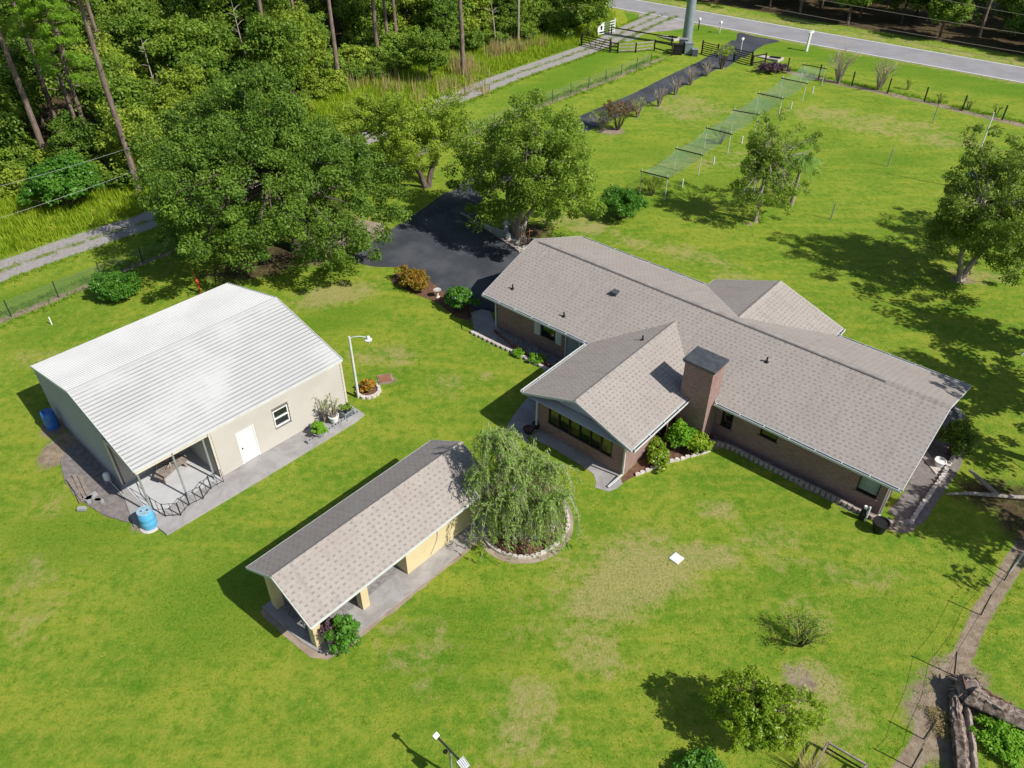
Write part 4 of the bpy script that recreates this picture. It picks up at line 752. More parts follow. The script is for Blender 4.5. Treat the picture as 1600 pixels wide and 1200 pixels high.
def barrel(pos, mat, label, lid='barrel_lid', h=.95, r=.3):
    rt = empty('barrel', pos, 0, label, 'barrel'); mb = MB(); pr_ = [(r * .93, 0), (r * .97, .04), (r, h * .3), (r * 1.03, h * .33), (r, h * .36), (r * 1.01, h * .63), (r * 1.04, h * .66), (r * 1.01, h * .69), (r * .96, h * .97), (r * .9, h)]
    mb.lathe((0, 0, 0), pr_, 20); mb.build('drum', mat, rt); mb = MB(); mb.lathe((0, 0, h + .002), [(r * .93, 0), (r * .93, .03), (r * .86, .03), (r * .84, .012)], 20); l = mb.build('lid', lid, rt)
    mb = MB(); mb.lathe((.12, .05, h + .016), [(.06, 0), (.05, .03)], 8); mb.lathe((-.12, -.04, h + .016), [(.05, 0), (.045, .03)], 8); mb.each('bung', 'cabinet_grey', l); return rt
bl = binv(235, 822); barrel(BL(bl[0], bl[1], .02), 'blue_plastic', 'light blue plastic barrel at the porch corner of the barn', h=1.0, r=.36)
mb = MB(); p = BL(bl[0], bl[1], 0); mb.lathe((p[0], p[1], .0), [(.48, 0), (.46, .05), (.4, .06)], 14); tag(mb.build('stepping_stone', 'pale_block'), 'round pale concrete disc under the light blue barrel', 'paving disc')
b2 = binv(92, 655); barrel(BL(-.55, max(4.5, b2[1] - .5), .03), 'deep_blue_plastic', 'deep blue barrel in the shade behind the barn left wall', 'deep_blue_plastic', h=1.05, r=.33)
t = empty('pump_tank', BL(-.38, .85, .05), BYAW, 'small white and grey pump tank against the shaded barn wall', 'tank'); mb = MB(); mb.lathe((0, 0, .12), [(.1, 0), (.2, .05), (.22, .2), (.22, .42), (.17, .54), (.05, .6)], 14); mb.build('vessel', 'white_plastic', t); mb = MB(); mb.box(-.25, .25, -.2, .2, 0, .12); mb.build('base', 'grey_block', t); mb = MB(); mb.tube([(.0, -.22, .2), (.05, -.8, .1), (.05, -2.2, .06)], .025, 6); mb.build('pipe', 'pvc', t); t.scale = (.72, .72, .8)
t = empty('plank_pile', BL(-1.55, 1.4, .05), BYAW + 1.45, 'stack of old grey boards and blocks on the pad left of the barn', 'boards')
for i in range(6): mb = MB(); mb.cbox((random.uniform(-.1, .1), (i % 3 - 1) * .2, .04 + (i // 3) * .06), (2.0 + random.uniform(-.4, .3), .17, .045), random.uniform(-.06, .06)); mb.build('board', 'wood_grey', t)
for i in range(7): mb = MB(); mb.cbox((-1.1 + random.uniform(-.5, .25), random.uniform(-.5, .5), .08), (.39, .19, .16), random.uniform(0, 3)); mb.build('block', 'grey_block', t)
# porch furniture of weathered wood
t = empty('rustic_bench', BL(2.05, -1.0, SZ), BYAW + .25, 'rough bench of weathered driftwood slabs on the barn porch', 'bench')
mb = MB(); mb.add([(-.85, -.35, .42), (-.4, -.42, .42), (.2, -.33, .42), (.8, -.42, .42), (.95, -.05, .42), (.75, .3, .42), (.1, .27, .42), (-.5, .36, .42), (-.9, .1, .42)] + [(-.85, -.35, .5), (-.4, -.42, .5), (.2, -.33, .5), (.8, -.42, .5), (.95, -.05, .5), (.75, .3, .5), (.1, .27, .5), (-.5, .36, .5), (-.9, .1, .5)], [tuple(range(9))[::-1], tuple(range(9, 18))] + [(i, (i + 1) % 9, 9 + (i + 1) % 9, 9 + i) for i in range(9)]); mb.build('seat', 'wood_grey', t)
for x, y in ((-.7, -.25), (.7, -.28), (-.65, .25), (.6, .2)): mb = MB(); mb.tube([(x, y, 0), (x * .95, y * .9, .2), (x * .85, y * .85, .43)], [.06, .075, .06], 7, wob=.15); mb.build('leg', 'dead_wood', t)
for x, rz, hh in ((-.2, .3, .75), (.45, -.3, .95)): mb = MB(); mb.cbox((x, .42, .5 + hh * .35), (.5, .07, hh), rz, .25); mb.build('backrest', 'wood_grey', t)
for i in range(7): a = random.uniform(0, 6.28); mb = MB(); mb.tube([(.1, .1, .52), (.1 + math.cos(a) * .35, .15 + math.sin(a) * .3, .62 + random.uniform(0, .15)), (.1 + math.cos(a) * .6, .2 + math.sin(a) * .45, .6)], [.05, .04, .02], 6, wob=.2); mb.build('branch', 'dead_wood', t)
# folding fence panels
def Z(x, y): return P2(200 + x / 7.5, 680 + y / 7.5, SZ)
zz = [Z(1125, 545), Z(975, 625), Z(885, 745), Z(720, 820), Z(620, 940), Z(440, 952), Z(300, 868), Z(150, 690)]; c = zz[3]
t = empty('folding_railing', (c[0], c[1], SZ), 0, 'zigzag row of thin dark metal railing panels on the porch slab', 'railing')
for i, (a, b_) in enumerate(zip(zz, zz[1:])):
    A = Vector((a[0] - c[0], a[1] - c[1], 0)); B = Vector((b_[0] - c[0], b_[1] - c[1], 0)); up = Vector((0, 0, .85)); mb = MB(); l = (B - A).length; A = A.lerp(B, .02); B = A.lerp(B, .97)
    for zz_ in (.08, .82): mb.tube([A + Vector((0, 0, zz_)), B + Vector((0, 0, zz_))], .014, 5)
    for q in (0, .5, 1): mb.tube([A.lerp(B, q), A.lerp(B, q) + up], .013 if q == .5 else .018, 5)
    mb.build('railing_panel', 'dark_metal', t)
# plants and blocks by the barn's right corner
def hollow_block(mb, c, rz):
    R = Matrix.Rotation(rz, 3, 'Z')
    for x0, x1, y0, y1 in ((-.2, .2, -.1, -.065), (-.2, .2, .065, .1), (-.2, -.165, -.065, .065), (-.02, .02, -.065, .065), (.165, .2, -.065, .065)):
        V = [Vector(c) + R @ Vector((x, y, z)) for z in (0, .19) for x, y in ((x0, y0), (x1, y0), (x1, y1), (x0, y1))]; mb.add(V, [(0, 3, 2, 1), (4, 5, 6, 7), (0, 1, 5, 4), (1, 2, 6, 5), (2, 3, 7, 6), (3, 0, 4, 7)])
c = binv(525, 665); t = empty('block_row', BL(9.9, -4.1, SZ - .02), BYAW, 'row of hollow grey concrete blocks along the slab edge', 'blocks')
for i in range(8): mb = MB(); hollow_block(mb, (-1.75 + i * .42, random.uniform(-.03, .03), 0), random.uniform(-.08, .08)); mb.build('block', 'grey_block', t)
def pot(pos, r, h, mat, label, name='plant_pot'):
    rt = empty(name, pos, 0, label, 'plant pot'); mb = MB(); mb.lathe((0, 0, 0), [(r * .68, 0), (r * .8, h * .4), (r * .95, h * .84), (r * 1.08, h * .86), (r * 1.08, h), (r * .92, h), (r * .88, h * .88)], 18); mb.build('pot', mat, rt); mb = MB(); mb.lathe((0, 0, h * .8), [(r * .9, 0), (r * .85, .03)], 14); mb.build('soil', 'soil', rt); return rt
p1 = P(523, 660, SZ); pot((p1[0], p1[1], SZ + .0), .27, .5, 'white_plastic', 'round white pot with bare grey succulent beside the barn wall')
t = bare_shrub((p1[0], p1[1]), 1.15, .62, 'pale_bark', 'leggy plant with sparse leaves growing in the round white pot', None, 5, 16, 'leaf_light', 90, 'potted_plant', .028, .1); t.location.z = SZ + .42; t['category'] = 'plant'
t = bare_shrub((p1[0] - .5, p1[1] + .1), 2.0, .65, 'pale_bark', 'tall drooping leggy plant behind the white pot at the barn wall', None, 8, 9, 'leaf_mid', 60, 'tall_plant', .02, .15); t.location.z = SZ; t['category'] = 'plant'
p2 = P(499, 680, SZ); pot((p2[0], p2[1], SZ), .36, .36, 'grey_block', 'wide low grey bowl planter filled with bright green leaves', 'bowl_planter'); t = bush('leafy_plant', p2, .38, .38, .5, 'leaf_bright', 'bright yellow green leafy plant in the low grey bowl', 'plant', 4, 30, 70, .12, .14); t.location.z = SZ + .28
p3 = BL(10.75, -3.85, SZ); t = empty('crate', p3, BYAW + .1, 'blue grey plastic crate at the right corner of the barn slab', 'crate'); mb = MB(); mb.box(-.33, .33, -.22, -.19, .0, .42); mb.box(-.33, .33, .19, .22, 0, .42); mb.box(-.33, -.3, -.19, .19, 0, .42); mb.box(.3, .33, -.19, .19, 0, .42); mb.box(-.3, .3, -.19, .19, 0, .03); mb.build('box', 'steel_pole', t)
for i in range(5): mb = MB(); mb.box(-.28 + i * .12, -.2 + i * .12, -.236, -.2205, .08, .34); mb.build('slat', 'cabinet_grey', t)
mb = MB(); mb.box(-.345, .345, -.236, -.222, .36, .425); mb.build('rim', 'galvanised', t); t = bush('potted_herb', (p3[0], p3[1]), .3, .22, .5, 'leaf_mid', 'small green plant growing out of the blue grey crate', 'plant', 6, 14, 40, .12, .12); t.location.z = SZ + .35

# ------------------------------------------------------------------ open shed
SY = math.radians(48); so_ = P(385, 886, 2.4); shed = empty('open_shed', (so_[0], so_[1], 0), SY, 'long cream stucco shed with open left bays and shingled roof', 'shed')
def SL(x, y, z=0): c, s = math.cos(SY), math.sin(SY); return (so_[0] + c * x - s * y, so_[1] + s * x + c * y, z)
SH, SD, SR, SX = 2.4, -4.25, 3.6, 10.25
roofplane(shed, [(0, SD, SH), (SX, SD, SH), (SX, SD / 2, SR), (0, SD / 2, SR)], t=.1); roofplane(shed, [(0, 0, SH), (0, SD / 2, SR), (SX, SD / 2, SR), (SX, 0, SH)], t=.1)
mb = MB(); ks = (SR - SH) / 2.125; cap((0, SD / 2, SR), (SX, SD / 2, SR), .15, ks); mb.build('ridge_cap', 'shingle', shed, uv=True)
mb = MB(); board((0, SD - .018, SH), (SX, SD - .018, SH)); board((0, .018, SH), (SX, .018, SH))
for x in (-.018, SX + .018): board((x, SD - .03, SH), (x, SD / 2, SR)); board((x, SD / 2, SR), (x, .03, SH))
mb.each('fascia_board', 'fascia_white', shed)
mb = MB(); wall(mb, 5.25, 9.7, -3.62, .05, 2.34, .22); wall(mb, -3.4, -.62, 5.25, .05, 2.34, .22, axis='y'); wall(mb, -3.4, -.62, 9.48, .05, 2.34, .22, axis='y'); wall(mb, 5.25, 9.7, -.62, .05, 2.34, .22)
for x0 in (5.27, 9.46): mb.add([(x0, -3.6, 2.34), (x0, -.45, 2.34), (x0, SD / 2, SR - .2), (x0 + .22, -3.6, 2.34), (x0 + .22, -.45, 2.34), (x0 + .22, SD / 2, SR - .2)], [(0, 2, 1), (3, 4, 5), (0, 1, 4, 3), (1, 2, 5, 4), (2, 0, 3, 5)])
mb.build('wall', 'cream_stucco', shed)
for x, y in ((.35, -3.62), (2.75, -3.62), (.35, -.9), (2.75, -.9)): mb = MB(); mb.box(x, x + .36, y, y + .36, .05, 2.33); mb.build('pillar', 'cream_stucco', shed)
mb = MB(); mb.box(.3, 5.2, -3.56, -3.34, 2.12, 2.33); mb.box(.3, 5.2, -.86, -.62, 2.12, 2.33); mb.box(.42, .62, -3.3, -.9, 2.12, 2.33); mb.each('beam', 'fascia_white', shed)
mb = MB(); mb.add([(.3, -3.6, 2.33), (.3, -.6, 2.33), (.3, SD / 2, SR - .22), (.4, -3.6, 2.33), (.4, -.6, 2.33), (.4, SD / 2, SR - .22)], [(0, 2, 1), (3, 4, 5), (0, 1, 4, 3), (1, 2, 5, 4), (2, 0, 3, 5)]); mb.build('gable', 'gable_siding', shed)
mb = MB(); mb.tube([(6.6 + .5 * math.sin(t_ / 10 * 3.1), -3.66, 2.2 - t_ * .2) for t_ in range(11)], .018, 6); mb.build('conduit', 'siding_trim', shed)
mb = MB(); mb.box(.8, .99, -3.2, -.95, .06, .55); mb.build('low_wall', 'red_brick_block', shed)
sheet('shed_slab', [SL(x, y)[:2] for x, y in ((.0, -.3), (0.1, -3.0), (.3, -3.9), (.9, -4.3), (5.3, -4.45), (9.6, -4.5), (10.2, -4.2), (10.2, -.2))], .05, 'concrete', thick=.08)
sheet('bay_floor', [SL(x, y)[:2] for x, y in ((.5, -.9), (.5, -3.2), (5.2, -3.2), (5.2, -.9))], .0545, 'gravel_stone')
sheet('dirt_verge', densify([SL(x, y)[:2] for x, y in ((-.2, -.4), (-.15, -3.1), (.1, -4.1), (.9, -4.5), (5.3, -4.6), (9.6, -4.65), (9.6, -4), (2, -3.5), (.2, -.4))], .4, .05, True), .006, 'dirt')
c = P2(812, 812); cw = P2(815, 790)
ring = [P2(*q) for q in ((752, 822), (765, 852), (800, 870), (840, 868), (875, 845), (888, 818), (880, 790))]
sheet('bed', densify(ring + PP((860, 760), (800, 740), (755, 770)), .4, .02, True), .02, 'mulch', thick=.02)
sheet('dirt_verge', densify(PP((744, 822), (760, 862), (798, 880), (845, 878), (884, 852), (897, 818), (886, 786), (860, 755), (800, 736), (750, 765)), .4, .04, True), .0065, 'dirt')
edging('curved reddish brick border round the weeping tree bed', densify(ring, .3), BM2, .26, flip=False)
stones('gravel_stones', lambda r: (lambda a: (c[0] + math.cos(a) * r.uniform(1.3, 1.9), c[1] + math.sin(a) * r.uniform(1.0, 1.4)))(r.uniform(3.6, 6.6)), 60, .04, .1, 'pale_block', 'pale stones lying in the bed below the weeping tree', .02)

# ------------------------------------------------------------------ lamps, poles, signs
p = P(560, 621); t = empty('lamp_post', p, 0, 'tall pale lamp post with curved arm beside a round flower ring', 'lamp post'); mb = MB(); H = 4.15; mb.tube([(0, 0, 0), (0, 0, H)], [.085, .065], 10); mb.build('pole', 'post_cream', t)
ex = .95; mb = MB(); mb.tube([(0, 0, H - .12), (ex * .3, -.03, H + .02), (ex * .65, -.06, H + .06), (ex, -.08, H)], .025, 6); mb.build('arm', 'lamp_metal', t)
mb = MB(); mb.lathe((ex + .08, -.09, H - .28), [(.09, 0), (.17, .08), (.2, .16), (.09, .2), (.09, .34), (.05, .38)], 14); h_ = mb.build('lamp_head', 'lamp_metal', t); mb = MB(); mb.lathe((ex + .08, -.09, H - .36), [(.04, 0), (.08, .04), (.085, .078)], 12); mb.build('lens', 'white_plastic', h_)
q = P2(576, 612); edging('round ring of white scalloped blocks at the foot of the lamp post', [(q[0] + .62 * math.cos(a), q[1] + .62 * math.sin(a)) for a in np.linspace(0, 2 * math.pi, 30)], BM4, .3, flip=True)
mb = MB(); mb.lathe((q[0], q[1], 0), [(.55, 0), (.5, .07)], 20); o = mb.build('bed', 'mulch'); o['kind'] = 'structure'
bush('croton_plant', (q[0] + .02, q[1] + .05), .38, .38, .75, 'leaf_orange', 'orange and yellow croton inside the white ring by the lamp post', 'plant', 12, 30, 60, .16, .16, second=('flower_orange', 14, .12))
t = empty('floodlight_pole', (-2.1, 13.3, 0), 0, 'thin pole with two floodlights on a slanting crossarm at bottom edge', 'floodlight')
mb = MB(); mb.tube([(0, 0, 0), (0, 0, 1.85)], .045, 8); mb.build('pole', 'galvanised', t); mb = MB(); mb.bar((-.42, .42, 1.86), (.42, -.42, 1.86), .06, .06); mb.build('crossarm', 'dark_metal', t)
mb = MB(); mb.cbox((-.5, .47, 1.9), (.2, .17, .1), .9, .5); mb.build('floodlight', 'lamp_metal', t)
mb = MB(); mb.cbox((.47, -.5, 1.9), (.3, .36, .12), .75, .35); f_ = mb.build('floodlight', 'galvanised', t)
for i in range(5): mb = MB(); mb.cbox((.47 + (i - 2) * .05, -.5 + (i - 2) * .047, 1.98), (.012, .34, .05), .75, .35); mb.build('cooling_fin', 'lamp_metal', f_)
mb = MB(); mb.lathe((-.16, .05, 1.6), [(.07, 0), (.09, .06), (.05, .13)], 10); mb.build('motion_sensor', 'black_paint', t)
p = P(1072, 72); t = empty('steel_utility_pole', p, 0, 'thick grey steel pole rising out of the picture beside the driveway gate', 'utility pole'); mb = MB(); mb.tube([(0, 0, 0), (0, 0, 22)], [.62, .38], 18); mb.build('pole', 'steel_pole', t)
mb = MB(); mb.tube([(-2.2, 0, 20.5), (2.2, 0, 20.5)], .09, 8); mb.build('crossarm', 'steel_pole', t)
for i, (px, py, w_, h_, mat, lb) in enumerate(((1058, 82, 1.1, 1.15, 'black_paint', 'leftmost black utility cabinet at the foot of the steel pole'), (1066, 78, 1.0, 1.5, 'cabinet_grey', 'tall slate cabinet right in front of the steel pole'), (1075, 81, .95, 1.25, 'steel_pole', 'pale blue grey cabinet in front of the steel pole'), (1085, 84, .7, .75, 'cabinet_grey', 'small low cabinet furthest right of the steel pole'))):
    q = P(px, py + 3); t = empty('utility_cabinet', q, -.15, lb, 'cabinet'); mb = MB(); mb.box(-w_ / 2, w_ / 2, -.35, .35, 0, h_); mb.build('body', mat, t); mb = MB(); mb.box(-w_ / 2 - .04, w_ / 2 + .04, -.39, .39, h_ + .003, h_ + .06); mb.build('lid', 'galvanised' if i != 0 else 'black_paint', t); mb = MB(); mb.box(-w_ / 2 + .06, w_ / 2 - .06, -.37, -.352, .08, h_ - .08); mb.build('door', mat, t)
def mailbox(px, py, h, mat, label, bw=.55, dark=False):
    t = empty('mailbox', P(px, py), 1.0, label, 'mailbox'); mb = MB(); mb.bar((0, 0, 0), (0, 0, h), .13 if dark else .11); mb.build('post', mat, t); mb = MB()
    n = 8; V = []
    for x in (-bw / 2, bw / 2):
        V += [(x, -.12, h), (x, .12, h), (x, .12, h + .16)] + [(x, .12 * math.cos(a), h + .16 + .1 * math.sin(a)) for a in (.6, 1.57, 2.54)] + [(x, -.12, h + .16)]
    mb.add(V, [tuple(range(7)), tuple(range(7, 14))[::-1]] + [(i, i + 7, (i + 1) % 7 + 7, (i + 1) % 7)  for i in range(7)]); mb.build('box', 'white_plastic', t); return t
mailbox(1091, 47, 1.25, 'fence_brown', 'mailbox with white top on a dark post near the road'); mailbox(1124, 52, 1.2, 'white_plastic', 'white mailbox on a white post left of the driveway apron'); mailbox(1157, 80, 1.3, 'white_plastic', 'white mailbox on white post at the middle of the driveway gate', .6)
t = empty('sign_post', P(1260, 80), .2, 'white slanted post with small top cap on the verge by the road', 'post'); mb = MB(); mb.bar((0, 0, 0), (.1, .05, 2.1), .24); mb.build('post', 'white_plastic', t); mb = MB(); mb.cbox((.18, .06, 2.18), (.6, .3, .22), .2, 0, 0, -.4); mb.build('cap', 'white_plastic', t)
t = empty('utility_pole', P(318, 372), 0, 'weathered pole with yard light hidden behind the big oak', 'utility pole'); mb = MB(); mb.tube([(0, 0, 0), (0, 0, 8.3)], [.15, .1], 8); mb.build('pole', 'wood_grey', t); mb = MB(); mb.tube([(0, 0, 6.6), (.5, -.3, 6.8), (.8, -.5, 6.7)], .03, 6); mb.lathe((.85, -.53, 6.45), [(.08, 0), (.22, .08), (.22, .14), (.08, .2), (.06, .32)], 12); mb.build('yard_light', 'lamp_metal', t); mb = MB(); mb.tube([(-.2, 0, 7.4), (-.2, 0, 8.1)], .1, 8); mb.build('insulator', 'lamp_metal', t)
t = empty('utility_pole', P(810, 68), 0, 'slender pale pole standing in front of the dark forest edge', 'utility pole'); mb = MB(); mb.tube([(0, 0, 0), (0, 0, 9.5)], [.13, .1], 8); mb.build('pole', 'pale_bark', t); mb = MB(); mb.bar((-.8, 0, 9), (.8, 0, 9), .1); mb.build('crossarm', 'wood_grey', t)
def wire(name, a, b_, label, sag=.5, r=.009, mat='pale_wire'):
    a = Vector(a); b_ = Vector(b_); mb = MB(); mb.tube([a.lerp(b_, i / 12) - Vector((0, 0, sag * 4 * (i / 12) * (1 - i / 12))) for i in range(13)], r, 4); o = mb.build(name, mat); return tag(o, label, 'wire')
pt = P(318, 372); e1 = P(-60, 306, 6.6); e2 = P(-60, 360, 5.3); wire('power_line', (pt[0], pt[1], 8.1), e1, 'upper pale wire crossing the left forest toward the oak', .2); wire('power_line', (pt[0], pt[1], 6.6), e2, 'lower pale wire over the round bush at left forest edge', .15)
for (x0, y0, x1, y1, z_, lb) in ((1240, -8, 1660, 62, 8.5, 'long wire highest across the forest beyond the road'), (1180, 8, 1660, 92, 6.6, 'lower wire crossing the dark forest edge beyond the road'), (1440, -8, 1660, 33, 10, 'short wire in the top right corner before the trees'), (1225, 28, 1660, 108, 4.8, 'lowest thin wire along the shaded far road verge')): wire('power_line', P(x0, y0, z_), P(x1, y1, z_), lb, .1, .02, 'wood_grey')
# white bird pole and the small posts on the big lawn
t = empty('birdhouse_pole', (37.9, 62.0, 0), 0, 'very tall slender white pole on the far right lawn', 'pole'); mb = MB(); mb.tube([(0, 0, 0), (.0, 0, 6.4)], [.06, .05], 8); mb.build('pole', 'white_plastic', t); mb = MB(); mb.box(-.25, .35, -.3, .3, .9, 1.3); mb.build('control_box', 'birdhouse_blue', t); mb = MB(); mb.box(-.2, .1, -.34, -.305, .95, 1.25); mb.build('cover_plate', 'white_plastic', t)
for i, (px, py, h, lb) in enumerate(((1298, 343, 1.35, 'thin grey stake on the lawn nearest the palm tree'), (1387, 260, 1.6, 'thin grey stake in the middle of the big lawn'), (1457, 192, 1.8, 'thin grey stake furthest back near the road fence'), (1589, 427, 1.7, 'stout grey stake at the right edge beyond the leafy tree'))):
    mb = MB(); q = P(px, py); mb.tube([(0, 0, -.05), (.04, .02, h)], .05 if i < 3 else .07, 6); o = mb.build('garden_stake', 'galvanised'); o.location = q; tag(o, lb, 'stake', 'thin stakes on the lawn')
mb = MB(); q = P(81, 507); mb.tube([(0, 0, 0), (.0, 0, .55)], .045, 8); o = mb.build('pipe_stub', 'white_plastic'); o.location = q; tag(o, 'short white pipe standing in the lawn left of the round bush', 'pipe')
t = empty('hand_pump', P(313, 458), 0, 'red orange hand pump behind the top corner of the barn', 'pump'); mb = MB(); mb.tube([(0, 0, 0), (0, 0, 1.1)], .07, 8); mb.lathe((0, 0, .7), [(.07, 0), (.12, .05), (.12, .3), (.05, .38)], 10); mb.build('body', 'orange_paint', t); mb = MB(); mb.tube([(0, 0, 1.0), (-.1, 0, 1.5), (-.18, .1, 1.9)], .025, 6); mb.build('handle', 'orange_paint', t)
t = empty('hatch', P(602, 592), .3, 'small brown square hatch lid set in the lawn by the lamp', 'hatch'); mb = MB(); mb.box(-.42, .42, -.42, .42, 0, .04); mb.build('frame', 'dead_wood', t); mb = MB(); mb.box(-.35, .35, -.35, .35, .042, .06); mb.build('lid', 'terracotta', t)
t = empty('septic_lid', P(1057, 873), .75, 'white square lid lying on the bare patch of front lawn', 'lid'); mb = MB(); mb.box(-.24, .24, -.24, .24, 0, .05); mb.build('lid', 'white_plastic', t)
# ------------------------------------------------------------------ fences
def post_fence(label, line, spacing, h, pr, pmat, wires=0, net=None, name='wire_fence', phase=0.0, wiremat='wire'):
    c = line[len(line) // 2]; t = empty(name, (c[0], c[1], 0), 0, label, 'fence'); pts = resample(line, spacing)
    for x, y, a in pts: mb = MB(); mb.tube([(x - c[0], y - c[1], 0), (x - c[0] + random.uniform(-.04, .04), y - c[1], h * random.uniform(.95, 1.05))], pr, 6); mb.build('post', pmat, t)
    for k in range(wires):
        mb = MB(); zz_ = h * (k + 1) / (wires + .3)
        for (x0, y0, _), (x1, y1, _) in zip(pts, pts[1:]): mb.tube([(x0 - c[0], y0 - c[1], zz_), (x1 - c[0], y1 - c[1], zz_)], .008, 3, False)
        mb.build('wire', wiremat, t)
    if net:
        mb = MB()
        for (x0, y0, _), (x1, y1, _) in zip(pts, pts[1:]): mb.add([(x0 - c[0], y0 - c[1], .03), (x1 - c[0], y1 - c[1], .03), (x1 - c[0], y1 - c[1], h * .94), (x0 - c[0], y0 - c[1], h * .94)], [(0, 1, 2, 3)])
        mb.build('mesh_panel', net, t, uv=True)
    return t
post_fence('long low mesh fence on thin dark posts beside the gravel track', FENCE_L, 3.05, 1.25, .035, 'dark_metal', 1, 'chain_link')
post_fence('wire fence with dark posts between the big lawn and road', FENCE_R, 3.9, 1.55, .075, 'fence_brown', 3, None)
t = empty('field_fence', P(1500, 1000), 0, 'thin leaning steel post fence along the dirt strip at right', 'fence'); c = P(1500, 1000)
pf = [((1569, 907), (1581, 850)), ((1532.5, 961), (1549, 929)), ((1491, 1056), (1495, 1019)), ((1443, 1155), (1463, 1125)), ((1424, 1200), (1441, 1170))]; tops = []
for a, b_ in pf:
    q = P(*a); h = 1.25; tp = P(b_[0], b_[1], h); tp = (q[0] + max(-.4, min(.4, tp[0] - q[0])), q[1] + max(-.3, min(.4, tp[1] - q[1])), h); mb = MB(); mb.tube([(q[0] - c[0], q[1] - c[1], 0), (tp[0] - c[0], tp[1] - c[1], h)], .028, 5); mb.build('post', 'dark_metal', t); tops.append(Vector((tp[0] - c[0], tp[1] - c[1], h)))
for f in (.95, .5):
    mb = MB()
    for a, b_ in zip(tops, tops[1:]): mb.tube([Vector((a.x, a.y, a.z * f)), a.lerp(b_, .5) * 1 - Vector((0, 0, .12 + a.z * (1 - f))), Vector((b_.x, b_.y, b_.z * f))], .007, 3, False)
    mb.build('wire', 'wire', t)
q = P(1576, 896); mb = MB(); mb.tube([(0, 0, 0), (.45, .25, 1.9)], .03, 6); o = mb.build('leaning_pipe', 'pvc'); o.location = q; tag(o, 'pale pipe leaning beside the last fence post at right edge', 'pipe')
q = P(1597, 556); mb = MB(); mb.cbox((0, 0, .3), (.12, .1, .75), .4, .3); o = mb.build('marker_post', 'lamp_metal'); o.location = q; tag(o, 'short pale marker standing in the shade at the right edge', 'post')
def railfence(label, a, b_, n, h=1.25, rails=3, mat='fence_brown', name='rail_fence', w_=.14, cat='fence'):
    A = Vector(P(*a)); B = Vector(P(*b_)); t = empty(name, A, 0, label, cat); d = B - A
    for i in range(n + 1): mb = MB(); p = d * i / n; mb.bar(p, p + Vector((0, 0, h)), w_); mb.build('post', mat, t)
    for i in range(n):
        for k in range(rails):
            mb = MB(); p = d * i / n; q = d * (i + 1) / n; z_ = h * (.25 + .65 * k / max(1, rails - 1)) if rails > 1 else h * .8; s_ = Vector((0, 0, z_)); mb.bar(p.lerp(q, .02) + s_, p.lerp(q, .98) + s_, .05, .14); mb.build('rail', mat, t)
    return t
def gate(label, a, b_, h=1.4, bars=5, mat='fence_brown', name='farm_gate', brace=True):
    A = Vector(P(*a)); B = Vector(P(*b_)); t = empty(name, A, 0, label, 'gate'); d = B - A
    for p in (Vector((0, 0, 0)), d): mb = MB(); mb.bar(p, p + Vector((0, 0, h * 1.12)), .16); mb.build('post', mat, t)
    p0, p1 = d * .03, d * .97
    for k in range(bars): z_ = h * (.12 + .85 * k / (bars - 1)); mb = MB(); mb.bar(p0 + Vector((0, 0, z_)), p1 + Vector((0, 0, z_)), .05, .09); mb.build('rail', mat, t)
    for f in (.03, .35, .5, .65, .97)[::1 if brace else 4]: mb = MB(); mb.bar(d * f + Vector((0, 0, h * .1)), d * (f if f in (.03, .5, .97) else (.5 - (.5 - f) * 2.2 if True else f)) + Vector((0, 0, h * .98)), .06, .06); mb.build('brace', mat, t)
    return t
gate('dark brown five bar gate across the gravel track', (908, 71), (953, 82))
railfence('short dark rail fence section right beside the gravel track gate', (954, 82), (965, 83), 1)
railfence('pale wire and rail fence between the dark brown sections', (965, 83), (993, 82), 1, 1.15, 3, 'pale_bark'); railfence('dark two rail fence leading to the steel pole cabinets', (1022, 79), (1049, 87), 1, 1.3, 2); railfence('pale weathered rail fence left of the dark two rail section', (993, 82), (1022, 79), 1, 1.2, 3, 'pale_bark')
railfence('long dark cable fence from the white gate toward the steel pole', (955, 54), (1049, 70), 1, 1.1, 1)
gate('black iron gate leaf left side of the driveway', (1096, 84), (1120, 90), 1.4, 6, 'black_paint', 'iron_gate', False); gate('black iron gate leaf right side of the driveway', (1146, 95), (1173, 102), 1.4, 6, 'black_paint', 'iron_gate', False); railfence('short dark fence panel right of the driveway gate', (1175, 103), (1195, 99), 1, 1.2, 2)
gate('white ranch gate at the forest corner near the road', (935, 56), (960, 50), 1.5, 5, 'white_plastic', 'white_gate', False)
t = empty('gate_sign', P(937, 60), .5, 'white square board with a dark emblem on the white gate', 'sign'); mb = MB(); mb.cbox((0, -.1, 1.3), (.95, .05, .9), 0); mb.build('board', 'white_plastic', t)
mb = MB(); n_ = 16; c0 = (.08, 1.38); V = [(c0[0] + .17 * math.cos(a), -.135, c0[1] + .17 * math.sin(a)) for a in np.linspace(0, 2 * math.pi, n_, False)]; mb.add(V, [tuple(range(n_))]); mb.add([(-.05, -.136, 1.25), (.0, -.136, 1.02), (.2, -.136, 1.02), (.22, -.136, 1.25)], [(0, 1, 2, 3)]); mb.build('emblem', 'black_paint', t)
def culvert(px, py, rz, label):
    t = empty('culvert_end', P(px, py), rz, label, 'culvert'); mb = MB(); mb.prism([(-2.0, -.5), (2.0, -1.0), (2.1, 1.0), (-2.0, .5)], -.3, [.18, .5, .5, .18]); mb.build('apron', 'culvert_concrete', t); mb = MB(); mb.tube([(.1, 0, .27), (1.9, 0, .47)], .34, 12); mb.build('pipe', 'black_paint', t); t.scale = (.72, .72, .6)
culvert(1044, 60, -.8, 'sloped concrete culvert end on the verge left of the steel pole'); culvert(1202, 92, -.72, 'sloped concrete culvert end right of the driveway gate')
